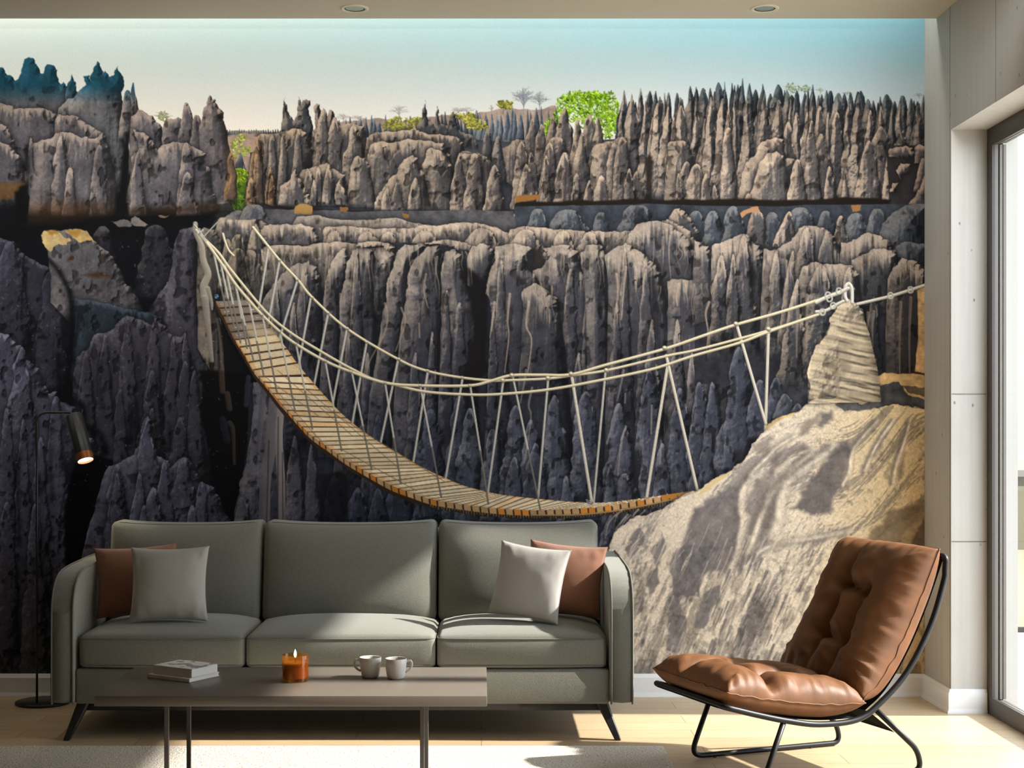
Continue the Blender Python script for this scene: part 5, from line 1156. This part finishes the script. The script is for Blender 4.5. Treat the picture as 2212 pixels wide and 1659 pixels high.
def seat(x0, x1):
    hx = (x1 - x0) / 2; hy = .29; hz = .064
    def f(p):
        u, v = p.x / hx, p.y / hy
        k = max(0, 1 - u ** 4) * max(0, 1 - abs(v) ** 3.2)
        if p.z > 0: p.z += .036 * k
        p.y -= .012 * (1 - u * u) * (1 if p.y < 0 else 0)
        if p.y < -.2 and abs(p.z) < .05: p.y -= .006 * (1 - (p.z / hz) ** 2)
        n = mnoise.noise(Vector((p.x * 3 + x0 * 9, p.y * 3, p.z * 3))); p += Vector((0, 0, .004 * n if p.z > 0 else 0))
        return p
    bm = rbox(hx, hy, hz, .022, (16, 12, 3), 4, f)
    off = Vector(((x0 + x1) / 2 - ox, SY + .022 + hy - oy, .282 + hz))
    for v in bm.verts: v.co += off
    o = obj('seat_cushion', bm, M['sofa'], sofa)
    for zz in (hz - .012, -hz + .012):
        P = []
        for (a, b) in ((-1, -1), (1, -1), (1, 1), (-1, 1)): P.append(Vector((a * (hx - .002), b * (hy - .002), 0)))
        loop = fillet(P, .03, 6, True); L = []
        for i, p in enumerate(loop):
            q = loop[(i + 1) % len(loop)]; m = max(1, int((q - p).length / .05))
            for k in range(m): L.append(p.lerp(q, k / m))
        pts = []
        for p in L:
            u = p.x / hx; pts.append(Vector((p.x, p.y - (.0125 * (1 - u * u) if p.y < 0 else 0) - (.002 if p.y < 0 else 0), zz)) + off)
        bm = bmesh.new(); tube(bm, pts, .0034, 8, True); obj('piping', bm, M['pipe'], o)
for a, b in ((-1.588, -.936), (-.929, -.182), (-.175, .494)): seat(a, b)
def back(x0, x1):
    hx = (x1 - x0) / 2; hz = .208; hy = .085
    def f(p):
        u, w = p.x / hx, p.z / hz
        k = max(0, 1 - u ** 4) * max(0, 1 - w ** 4)
        if p.y < 0: p.y -= .045 * k
        # corners stand up a little, the middle of the top edge dips
        if p.z > 0: p.z += .010 * (abs(u) ** 3) * w - .006 * (1 - u * u) * w
        p.y += .085 * (w + 1) * .5
        n = mnoise.noise(Vector((p.x * 2.4 + x0 * 7, 1, p.z * 3))); p.y += .008 * n * k
        return p
    bm = rbox(hx, hy, hz, .030, (16, 3, 12), 5, f)
    off = Vector(((x0 + x1) / 2 - ox, 6.425 - oy, .401 + hz))
    for v in bm.verts: v.co += off
    o = obj('back_cushion', bm, M['sofa'], sofa)
    loop = fillet([Vector((a * (hx - .006), 0, b * (hz - .006))) for a, b in ((-1, -1), (1, -1), (1, 1), (-1, 1))], .045, 6, True); L = []
    for i, p in enumerate(loop):
        q = loop[(i + 1) % len(loop)]; m = max(1, int((q - p).length / .05))
        for k in range(m): L.append(p.lerp(q, k / m))
    pts = []
    for p in L:
        u, w = p.x / hx, p.z / hz
        z = p.z + (.010 * (abs(u) ** 3) * w - .006 * (1 - u * u) * w if p.z > 0 else 0)
        pts.append(Vector((p.x * 1.004, -hy + .016 + .085 * (w + 1) * .5, z * 1.01)) + off)
    bm = bmesh.new(); tube(bm, pts, .0036, 8, True); obj('piping', bm, M['pipe'], o)
for a, b in ((-1.597, -.944), (-.936, -.192), (-.184, .502)): back(a, b)
def leg(x, y, dx, dy):
    bm = bmesh.new(); rings = []
    for t in (0, .02, .5, .97, 1):
        z = .142 * (1 - t); w = (.024 * (1 - t) + .0125 * t) * (1 if t < .99 else .85); c = (x + dx * t - ox, y + dy * t - oy)
        rings.append([(c[0] + w * a, c[1] + w * b, z) for a, b in ((-1, -.7), (-.7, -1), (.7, -1), (1, -.7), (1, .7), (.7, 1), (-.7, 1), (-1, .7))])
    loft(bm, rings); obj('leg', bm, M['black_wood'], sofa, autos=40)
leg(-1.575, SY + .055, -.058, -.04); leg(.478, SY + .055, .060, -.04); leg(-1.575, 6.60, -.04, .04); leg(.478, 6.60, .04, .04)

# throw pillows standing on the seat
def pillow(name, w, h, t, m, label, base, yaw, lean, roll=0, seed=1, group='throw pillows on the sofa'):
    root = tag(empty(name, base), label, 'pillow', group)
    N = 30; bm = bmesh.new(); grid = {}
    R = Matrix.Rotation(math.radians(yaw), 4, 'Z') @ Matrix.Rotation(math.radians(-lean), 4, 'X') @ Matrix.Rotation(math.radians(roll), 4, 'Y')
    def P(i, j, sgn):
        u, v = 2 * i / N - 1, 2 * j / N - 1
        u = math.sin(u * math.pi / 2 * .98) / math.sin(math.pi / 2 * .98); v = math.sin(v * math.pi / 2 * .98) / math.sin(math.pi / 2 * .98)
        x = w / 2 * u * (1 - .085 * (1 - v * v) * u * u); z = h / 2 * v * (1 - .075 * (1 - u * u) * v * v)
        th = t / 2 * (max(0, (1 - u ** 2) * (1 - v ** 2))) ** .46
        nn = mnoise.noise(Vector((u * 2.3 + seed, v * 2.3, seed * 3.1))); nf = mnoise.noise(Vector((u * 6 + seed, v * 4, sgn * 3 + seed)))
        edge = (abs(u) ** 3 + abs(v) ** 3) * (1 - max(abs(u), abs(v)) ** 8)
        y = sgn * (th * (1 + .07 * nn) + .007 * nf * edge)
        return Vector((x, y, z + h / 2))
    def V(i, j, s):
        e = i in (0, N) or j in (0, N); key = (i, j, 0 if e else s)
        if key not in grid: grid[key] = bm.verts.new(R @ P(i, j, s))
        return grid[key]
    for s in (-1, 1):
        for i in range(N):
            for j in range(N): bm.faces.new((V(i, j, s), V(i + 1, j, s), V(i + 1, j + 1, s), V(i, j + 1, s)))
    o = obj('cover', bm, m, root)
    pts = [R @ P(i, 0, 1) for i in range(N)] + [R @ P(N, j, 1) for j in range(N)] + [R @ P(N - i, N, 1) for i in range(N)] + [R @ P(0, N - j, 1) for j in range(N)]
    bm = bmesh.new(); tube(bm, pts, .0018, 6, True); obj('seam', bm, m, root)
    return root
pillow('throw_pillow', .335, .292, .12, M['rust_cloth'], 'rust pillow half hidden behind the pale grey pillow beside the floor lamp', (-1.418, 6.165, .452), 10, 14, -3, 3)
pillow('throw_pillow', .315, .305, .12, M['grey_cloth'], 'pale grey pillow leaning on the rust pillow near the floor lamp', (-1.262, 6.015, .447), 2, 14, -1, 8)
pillow('throw_pillow', .325, .300, .12, M['rust_cloth'], 'rust pillow between a pale grey pillow and the sunlit sofa arm', (.326, 6.165, .455), -12, 13, 5, 5)
pillow('throw_pillow', .305, .305, .12, M['grey_cloth'], 'pale grey pillow leaning on the rust pillow near the sunlit sofa arm', (.165, 6.035, .456), -22, 15, 6, 12)

# ---------------------------------------------------------------- floor lamp
LX, LY = -1.951, 6.635
lamp = tag(empty('floor_lamp', (LX, LY, 0)), 'slim black reading lamp with angled cylinder head and copper ring', 'floor lamp')
bm = bmesh.new(); lathe(bm, [(0, .0), (.116, .0), (.119, .002), (.119, .010), (.116, .0125), (0, .0135)], 56); obj('base', bm, M['lamp_black'], lamp)
px_, py_ = -1.959 - LX, 6.576 - LY
path = [(px_, py_, .012), (px_, py_, .6), (px_, py_, 1.294), (px_ + .150, py_, 1.294), (px_ + .158, py_, 1.275)]
bm = bmesh.new(); tube(bm, [Vector(path[0]), Vector(path[1])] + fillet([Vector(path[1]), Vector(path[2]), Vector(path[3]), Vector(path[4])], .05, 8)[1:], .0052, 12); obj('pole', bm, M['lamp_black'], lamp)
def axis_obj(name, prof, m, parent, top, ax, n=40, flute=0):
    bm = bmesh.new(); lathe(bm, prof, n)
    if flute:
        for v in bm.verts:
            r = math.hypot(v.co.x, v.co.y)
            if r > .03: k = 1 + flute * math.cos(12 * math.atan2(v.co.y, v.co.x)); v.co.x *= k; v.co.y *= k
    q = Vector((0, 0, 1)).rotation_difference(-Vector(ax).normalized()).to_matrix().to_4x4()
    bmesh.ops.transform(bm, matrix=Matrix.Translation(top) @ q, verts=bm.verts); return obj(name, bm, m, parent, autos=45)
top = Vector((px_ + .165, py_, 1.282)); ax = Vector((33, -34, -97)).normalized()
head = axis_obj('lamp_head', [(0, 0), (.033, 0), (.036, -.003), (.0365, -.189), (.033, -.189), (.033, -.02), (0, -.02)], M['lamp_black'], lamp, top, ax, 60, .012)
axis_obj('copper_ring', [(.0338, -.188), (.0370, -.188), (.0370, -.2215), (.0338, -.2215), (.0338, -.188)], M['copper'], head, top, ax)
axis_obj('bulb', [(0, -.214), (.02, -.2145), (.0335, -.212), (.0335, -.202), (0, -.202)], M['bulb'], head, top, ax)

# ---------------------------------------------------------------- rug and coffee table
rug = tag(boxo('rug', M['rug'], -3.1, .698, 3.55, 5.726, .0005, .012, None, .005, 2), 'cream boucle rug on the oak floor under the coffee table', 'rug')
tb = tag(empty('coffee_table', (-.597, 4.93, .012)), 'low taupe rectangular coffee table on thin dark bronze legs', 'coffee table')
tx, ty = tb.location.x, tb.location.y
boxo('tabletop', M['table'], -1.21 - tx, .0174 - tx, 4.66 - ty, 5.20 - ty, .367 - .012, .388, tb, .0022, 2)
for x in (-1.002, -.1886):
    for y in (4.75, 5.11): boxo('leg', M['table_metal'], x - .007 - tx, x + .007 - tx, y - .007 - ty, y + .007 - ty, 0, .3548, tb, .0012, 1)
TZ = .4004
# books
def book(corner, e1, e2, z, th, label, printed=False):
    c = Vector(corner); a = Vector(e1); b = Vector(e2)
    b = (b - a.normalized() * b.dot(a.normalized())).normalized() * b.length
    root = tag(empty('book', (c.x, c.y, z)), label, 'book', 'books on the coffee table')
    def slab(i0, i1, j0, j1, z0, z1):
        bm = bmesh.new()
        P = [a * i + b * j for i, j in ((i0, j0), (i1, j0), (i1, j1), (i0, j1))]
        lo = [bm.verts.new((p.x, p.y, z0)) for p in P]; hi = [bm.verts.new((p.x, p.y, z1)) for p in P]
        bm.faces.new(lo); bm.faces.new(hi)
        for k in range(4): bm.faces.new((lo[k], lo[(k + 1) % 4], hi[(k + 1) % 4], hi[k]))
        bmesh.ops.bevel(bm, geom=bm.edges[:], offset=.0008, segments=1, affect='EDGES')
        return bm
    obj('pages', slab(.012, .985, .02, .98, .0016, th - .0016), M['paper'], root, autos=30)
    obj('cover', slab(0, 1, 0, 1, 0, .0015), M['paper'], root, autos=30)
    cv = obj('cover', slab(0, 1, 0, 1, th - .0015, th), M['cover'] if printed else M['paper'], root, autos=30)
    obj('spine', slab(0, 1, -.008, .012, 0, th), M['paper'], root, autos=30)
    return root
m, nt, b_ = mat('printed_cover', lin((222, 218, 212)), .6); v_ = coord(nt, (1, 1, 1))
n_ = noise_tex(nt, v_, 26, 2, .4)
nt.links.new(ramp(nt, n_, [(.54, lin((224, 221, 215))), (.57, lin((150, 147, 143)))]), b_.inputs['Base Color']); M['cover'] = m
book((-.957, 4.893), (-.159, .095), (.083, .124), TZ, .0125, 'thin plain white book, the lower of the two stacked on the coffee table')
book((-.952, 4.905), (-.146, .088), (.072, .110), TZ + .0129, .029, 'thick white book with grey cover pattern lying on the thinner one', True)
# candle
cn = tag(empty('candle', (-.6145, 4.925, TZ)), 'lit candle in an amber glass jar on the coffee table', 'candle')
m, nt, b_ = mat('amber_glass', lin((214, 128, 40)), .05, 0, .5)
nt.nodes.remove(b_); tr = node(nt, 'ShaderNodeBsdfTransparent'); tr.inputs['Color'].default_value = (.95, .74, .42, 1); gl = node(nt, 'ShaderNodeBsdfGlossy', Roughness=.06); tl_ = node(nt, 'ShaderNodeBsdfTranslucent'); tl_.inputs['Color'].default_value = (.85, .45, .12, 1)
lw_ = node(nt, 'ShaderNodeLayerWeight', Blend=.5); fr_ = ramp(nt, lw_.outputs['Facing'], [(0, (.03,) * 3), (.6, (.05,) * 3), (.9, (.25,) * 3), (1, (.6,) * 3)]); m1 = node(nt, 'ShaderNodeMixShader', Fac=.22); nt.links.new(tr.outputs[0], m1.inputs[1]); nt.links.new(tl_.outputs[0], m1.inputs[2])
m2 = node(nt, 'ShaderNodeMixShader'); nt.links.new(fr_, m2.inputs[0]); nt.links.new(m1.outputs[0], m2.inputs[1]); nt.links.new(gl.outputs[0], m2.inputs[2]); nt.links.new(m2.outputs[0], nt.nodes['Material Output'].inputs['Surface'])
M['amber'] = m
bm = bmesh.new(); lathe(bm, [(0, .0), (.041, .0), (.0436, .003), (.0438, .086), (.0428, .0872), (.0412, .086), (.0408, .012), (.038, .0095), (0, .009)], 56); obj('glass_jar', bm, M['amber'], cn)
bm = bmesh.new(); lathe(bm, [(0, .0105), (.037, .0108), (.0396, .014), (.0396, .060), (.038, .0625), (.012, .0605), (0, .060)], 48); obj('wax', bm, M['wax'], cn)
bm = bmesh.new(); tube(bm, [(0, 0, .060), (.0005, 0, .072), (.0015, 0, .078)], .0011, 8); obj('wick', bm, M['gasket'], cn)
bm = bmesh.new(); lathe(bm, [(0, .076), (.0026, .079), (.0042, .084), (.0044, .089), (.0034, .095), (.0018, .100), (0, .1045)], 16); obj('flame', bm, M['flame'], cn)
# cups
def cup(x, y, side, label):
    r = tag(empty('cup', (x, y, TZ)), label, 'cup', 'white cups on the coffee table')
    bm = bmesh.new(); lathe(bm, [(0, .002), (.022, .002), (.0235, .0), (.0265, .001), (.0295, .008), (.0325, .024), (.0355, .046), (.0368, .0665), (.0360, .0675), (.0345, .0660), (.0325, .044), (.0290, .022), (.022, .010), (0, .008)], 48); b = obj('body', bm, M['ceramic'], r)
    P = [(.0345, 0, .056), (.046, 0, .059), (.0525, 0, .052), (.052, 0, .040), (.045, 0, .029), (.0325, 0, .021)]
    bm = bmesh.new(); tube(bm, smooth_path([(p[0] * side, p[1] + (.006 if side > 0 else -.004) * (p[0] - .03) / .02, p[2]) for p in P], 6), .0038, 10); obj('handle', bm, M['ceramic'], r)
cup(-.372, 4.996, -1, 'white cup with its handle towards the candle'); cup(-.2855, 4.972, 1, 'white cup with its handle turned away from the candle')

# ---------------------------------------------------------------- leather lounge chair
CB = Vector((.931, .365, 0)); CN = Vector((.365, -.931, 0)); C0 = Vector((.778, 5.547, 0)); CW = .50
ch = tag(empty('lounge_chair', C0 + CB * .3 + CN * .25), 'low cognac leather lounge chair with black tube frame by the window', 'armchair')
c_off = ch.location.copy()
def Q(s, l, z): return C0 + CB * s + CN * l + Vector((0, 0, z)) - c_off
sideP = [(-.10, .280), (-.017, .257), (.094, .230), (.2246, .208), (.377, .2125), (.474, .262), (.593, .369), (.693, .528), (.750, .680), (.757, .728)]
sp_ = smooth_path([Vector((s, 0, z)) for s, z in sideP], 6)
loop = [Q(p.x, CW, p.z) for p in sp_] + [Q(.757, CW, .742), Q(.757, 0, .742)] + [Q(p.x, 0, p.z) for p in reversed(sp_)]
cor = []
def corner(a, b, c, r):
    return fillet([a, b, c], r, 7)[1:-1]
near = [Q(p.x, CW, p.z) for p in sp_]; far = [Q(p.x, 0, p.z) for p in sp_]
r_ = .055
d0 = (near[1] - near[0]).normalized(); d1 = (near[-1] - near[-2]).normalized()
pn, pf = near[0] - d0 * .02, far[0] - d0 * .02; tn, tf = near[-1] + d1 * .01, far[-1] + d1 * .01
loop = near + corner(near[-1], tn + d1 * r_ * .6, tn + d1 * r_ * .6 - CN * .2, r_) + corner(tf + d1 * r_ * .6 + CN * .2, tf + d1 * r_ * .6, far[-1], r_) + far[::-1] + corner(far[0], pf - d0 * r_ * .6, pf - d0 * r_ * .6 + CN * .2, r_) + corner(pn - d0 * r_ * .6 - CN * .2, pn - d0 * r_ * .6, near[0], r_)
bm = bmesh.new(); tube(bm, loop, .0108, 14, True); obj('frame', bm, M['black_metal'], ch)
for l in (.004, CW - .004):
    P = [Q(.085, l, .232), Q(-.004, l, .0115), Q(.655, l, .0115), Q(.640, l, .085), Q(.455, l, .247)]
    P = [P[0]] + fillet([P[0], P[1], P[2]], .055, 8)[1:-1] + fillet([P[1], P[2], P[3], P[4]], .045, 8)[1:-1] + [P[4]]
    bm = bmesh.new(); tube(bm, P, .0100, 12); lg = obj('sled_leg', bm, M['black_metal'], ch)
    for s in (.10, .52):
        bm = bmesh.new(); tube(bm, [Q(s, l, .0), Q(s, l, .004)], .007, 10); obj('glide', bm, M['gasket'], lg)
# black sling under the cushions and its tail strap
SEATP = [(-.15, .345), (-.05, .322), (.10, .295), (.25, .275), (.405, .272)]
BACKP = [(.400, .285), (.478, .345), (.570, .470), (.650, .625), (.725, .800)]
for pth in (SEATP, BACKP):
    bm = bmesh.new(); rows = []
    pp = smooth_path([Vector((s, 0, z)) for s, z in pth], 5)
    for i, p in enumerate(pp):
        tg = (pp[min(i + 1, len(pp) - 1)] - pp[max(i - 1, 0)]).normalized(); q = p - Vector((-tg.z, 0, tg.x)) * .060
        rows.append([bm.verts.new(Q(q.x, .03 + (CW - .06) * k / 10, q.z)) for k in range(11)])
    for a, b in zip(rows, rows[1:]):
        for k in range(10): bm.faces.new((a[k], a[k + 1], b[k + 1], b[k]))
    bmesh.ops.solidify(bm, geom=bm.faces[:], thickness=.003); obj('sling', bm, M['sling'], ch)
bm = bmesh.new(); vs = [Q(.46, .10, .228), Q(.46, .46, .228), Q(.57, .46, .145), Q(.57, .10, .145)]
bm.faces.new([bm.verts.new(v) for v in vs]); bmesh.ops.solidify(bm, geom=bm.faces[:], thickness=.004); obj('tail_strap', bm, M['sling'], ch)

def cushion(name, path, l0, l1, t, tufts, seed, fall, nrm_flip=1):
    """tufted cushion laid along a side profile path of (s, z); tufts are (a, b) in 0..1"""
    P = smooth_path([Vector((s, 0, z)) for s, z in path], 8); L = [0]
    for a, b in zip(P, P[1:]): L.append(L[-1] + (b - a).length)
    def at(a):
        d = max(0, min(.99999, a)) * L[-1]
        for i in range(len(L) - 1):
            if L[i + 1] >= d:
                k = (d - L[i]) / (L[i + 1] - L[i]); p = P[i].lerp(P[i + 1], k); tg = (P[i + 1] - P[i]).normalized(); return p, tg
    NA, NB = 84, 72; bm = bmesh.new(); grid = {}
    W, H = l1 - l0, L[-1]
    segs = []
    for i, p in enumerate(tufts):
        for q in tufts[i + 1:]:
            if math.hypot((p[0] - q[0]) * H, (p[1] - q[1]) * W) < .24: segs.append((p, q))
        # creases run out to the rims
        for e in ((p[0], -.02), (p[0], 1.02)):
            if abs(e[1] - p[1]) < .36: segs.append((p, e))
        for e in ((-.02, p[1]), (1.02, p[1])):
            if abs(e[0] - p[0]) < .36: segs.append((p, e))
    def hgt(a, b, top):
        u, v = 2 * a - 1, 2 * b - 1
        dome = (max(0, 1 - abs(u) ** 4.6) ** .46) * (max(0, 1 - abs(v) ** 4.6) ** .46)
        if not top: return -t * .42 * dome
        d = 0
        for p in tufts:
            r = math.hypot((a - p[0]) * H, (b - p[1]) * W); d = max(d, 1.0 * math.exp(-(r / .036) ** 1.3))
        for p, q in segs:
            ax_, ay_ = p[0] * H, p[1] * W; bx_, by_ = q[0] * H, q[1] * W
            dx, dy = bx_ - ax_, by_ - ay_; k = max(0, min(1, ((a * H - ax_) * dx + (b * W - ay_) * dy) / (dx * dx + dy * dy)))
            wob = .010 * mnoise.noise(Vector((a * 7 + seed, b * 7, 2)))
            r = abs(math.hypot(a * H - ax_ - k * dx, b * W - ay_ - k * dy) + wob)
            d = max(d, (.70 - fall * k) * math.exp(-(r / .030) ** 1.15))
        h = t * .64 * dome * (1 - d * .92)
        edge = min(a * H, (1 - a) * H, b * W, (1 - b) * W); along = (b * W if min(a, 1 - a) * H < min(b, 1 - b) * W else a * H)
        wr = mnoise.noise(Vector((along * 26 + seed, edge * 7, seed))) + .5 * mnoise.noise(Vector((along * 52, edge * 10, seed + 4)))
        h += .0095 * wr * math.exp(-((edge - .028) / .034) ** 2) + .004 * mnoise.noise(Vector((a * H * 22, b * W * 22, seed)))
        return h
    def V(i, j, top):
        e = i in (0, NA) or j in (0, NB); key = (i, j, 0 if e else (1 if top else -1))
        if key in grid: return grid[key]
        a, b = i / NA, j / NB
        a2 = .5 - .5 * math.cos(math.pi * (.04 + .92 * a)); a2 = (a2 - .00394) / (1 - 2 * .00394); b2 = .5 - .5 * math.cos(math.pi * (.04 + .92 * b)); b2 = (b2 - .00394) / (1 - 2 * .00394)
        a, b = .45 * a2 + .55 * a, .45 * b2 + .55 * b
        p, tg = at(a); n = Vector((-tg.z, 0, tg.x)) * nrm_flip
        u, v = 2 * a - 1, 2 * b - 1
        sc = 1 - .045 * (1 - u * u) * abs(v) ** 3; l = (l0 + l1) / 2 + W / 2 * v * sc
        h = 0 if e else hgt(a, b, top)
        wv = .006 * mnoise.noise(Vector((a * 14, b * 14, seed + 9))) if e else 0
        q = p + n * (h + wv)
        grid[key] = bm.verts.new(Q(q.x, l, q.z)); return grid[key]
    for top in (True, False):
        for i in range(NA):
            for j in range(NB): bm.faces.new((V(i, j, top), V(i + 1, j, top), V(i + 1, j + 1, top), V(i, j + 1, top)))
    rim = [grid[(i, NB, 0)].co.copy() for i in range(NA + 1)]; rim += [grid[(NA, NB - j, 0)].co.copy() for j in range(1, NB + 1)]; rim += [grid[(NA - i, 0, 0)].co.copy() for i in range(1, NA + 1)]; rim += [grid[(0, j, 0)].co.copy() for j in range(1, NB)]
    o = obj(name, bm, M['leather'], ch)
    bm = bmesh.new(); tube(bm, rim, .0026, 6, True); obj('seam', bm, M['leather'], o)
    return o
cushion('seat_cushion', SEATP, -.015, CW + .015, .155, [(.31, .36), (.34, .67), (.66, .35), (.69, .66)], 2, .16)
cushion('back_cushion', BACKP, -.045, CW + .010, .185, [(.32, .37), (.30, .62), (.68, .36), (.65, .61)], 7, .30)

# ---------------------------------------------------------------- light
def light(name, kind, loc, energy, col=(1, 1, 1), rot=None, look=None, **kw):
    l = bpy.data.lights.new(name, kind); l.energy = energy; l.color = col
    for k, v in kw.items(): setattr(l, k, v)
    o = bpy.data.objects.new(name, l); C.objects.link(o); o.location = loc
    if look is not None: o.rotation_euler = Vector(look).to_track_quat('-Z', 'Y').to_euler()
    return o
EL = math.radians(35.5)
light('sun', 'SUN', (8, 5, 6), SUN, (1, .96, .90), look=(-math.cos(EL), .018, -math.sin(EL)), angle=math.radians(1.5))
w = bpy.data.worlds.new('daylight'); SC.world = w; w.use_nodes = True
bg = w.node_tree.nodes['Background']; bg.inputs['Color'].default_value = (.80, .90, 1, 1); bg.inputs['Strength'].default_value = SKY
light('cove_strip', 'AREA', ((XL + XR) / 2, YW - .10, 3.30), COVE, (1, .97, .90), look=(0, .10, -1), shape='RECTANGLE', size=XR - XL - .06, size_y=.08)
light('mural_fill_light', 'AREA', ((XL + XR) / 2, 5.2, 3.02), MURAL_FILL, (.93, .97, 1), look=(0, math.cos(math.radians(28)), -math.sin(math.radians(28))), shape='RECTANGLE', size=6.1, size_y=.06, spread=math.radians(66))  # added unseen area light, only there to brighten the mural
light('candle_glow', 'POINT', (-.6145, 4.925, TZ + .091), .10, (1, .62, .28), shadow_soft_size=.006)
lp = Vector((LX, LY, 0)) + top + ax * .232
light('reading_lamp', 'SPOT', lp, 3.0, (1, .85, .62), look=ax, spot_size=1.3, spot_blend=.6, shadow_soft_size=.02)

# ---------------------------------------------------------------- camera
cam = bpy.data.cameras.new('camera'); co = bpy.data.objects.new('camera', cam); C.objects.link(co); SC.camera = co
co.location = (0, 0, EYE); co.rotation_euler = (math.pi / 2, 0, 0)
cam.sensor_fit = 'HORIZONTAL'; cam.sensor_width = 36; cam.lens = F / 2212 * 36
cam.shift_x = (1106 - CX) / 2212; cam.shift_y = (HZ - 829.5) / 2212; cam.clip_start = .05
vs = SC.view_settings; SC.display_settings.display_device = 'sRGB'; vs.view_transform = 'Standard'; vs.look = 'None'; vs.exposure = EXPO; vs.gamma = 1; vs.use_curve_mapping = False
SC.cycles.use_denoising = True; SC.cycles.max_bounces = 10; SC.cycles.diffuse_bounces = 6; SC.cycles.transparent_max_bounces = 12; SC.cycles.sample_clamp_indirect = 6
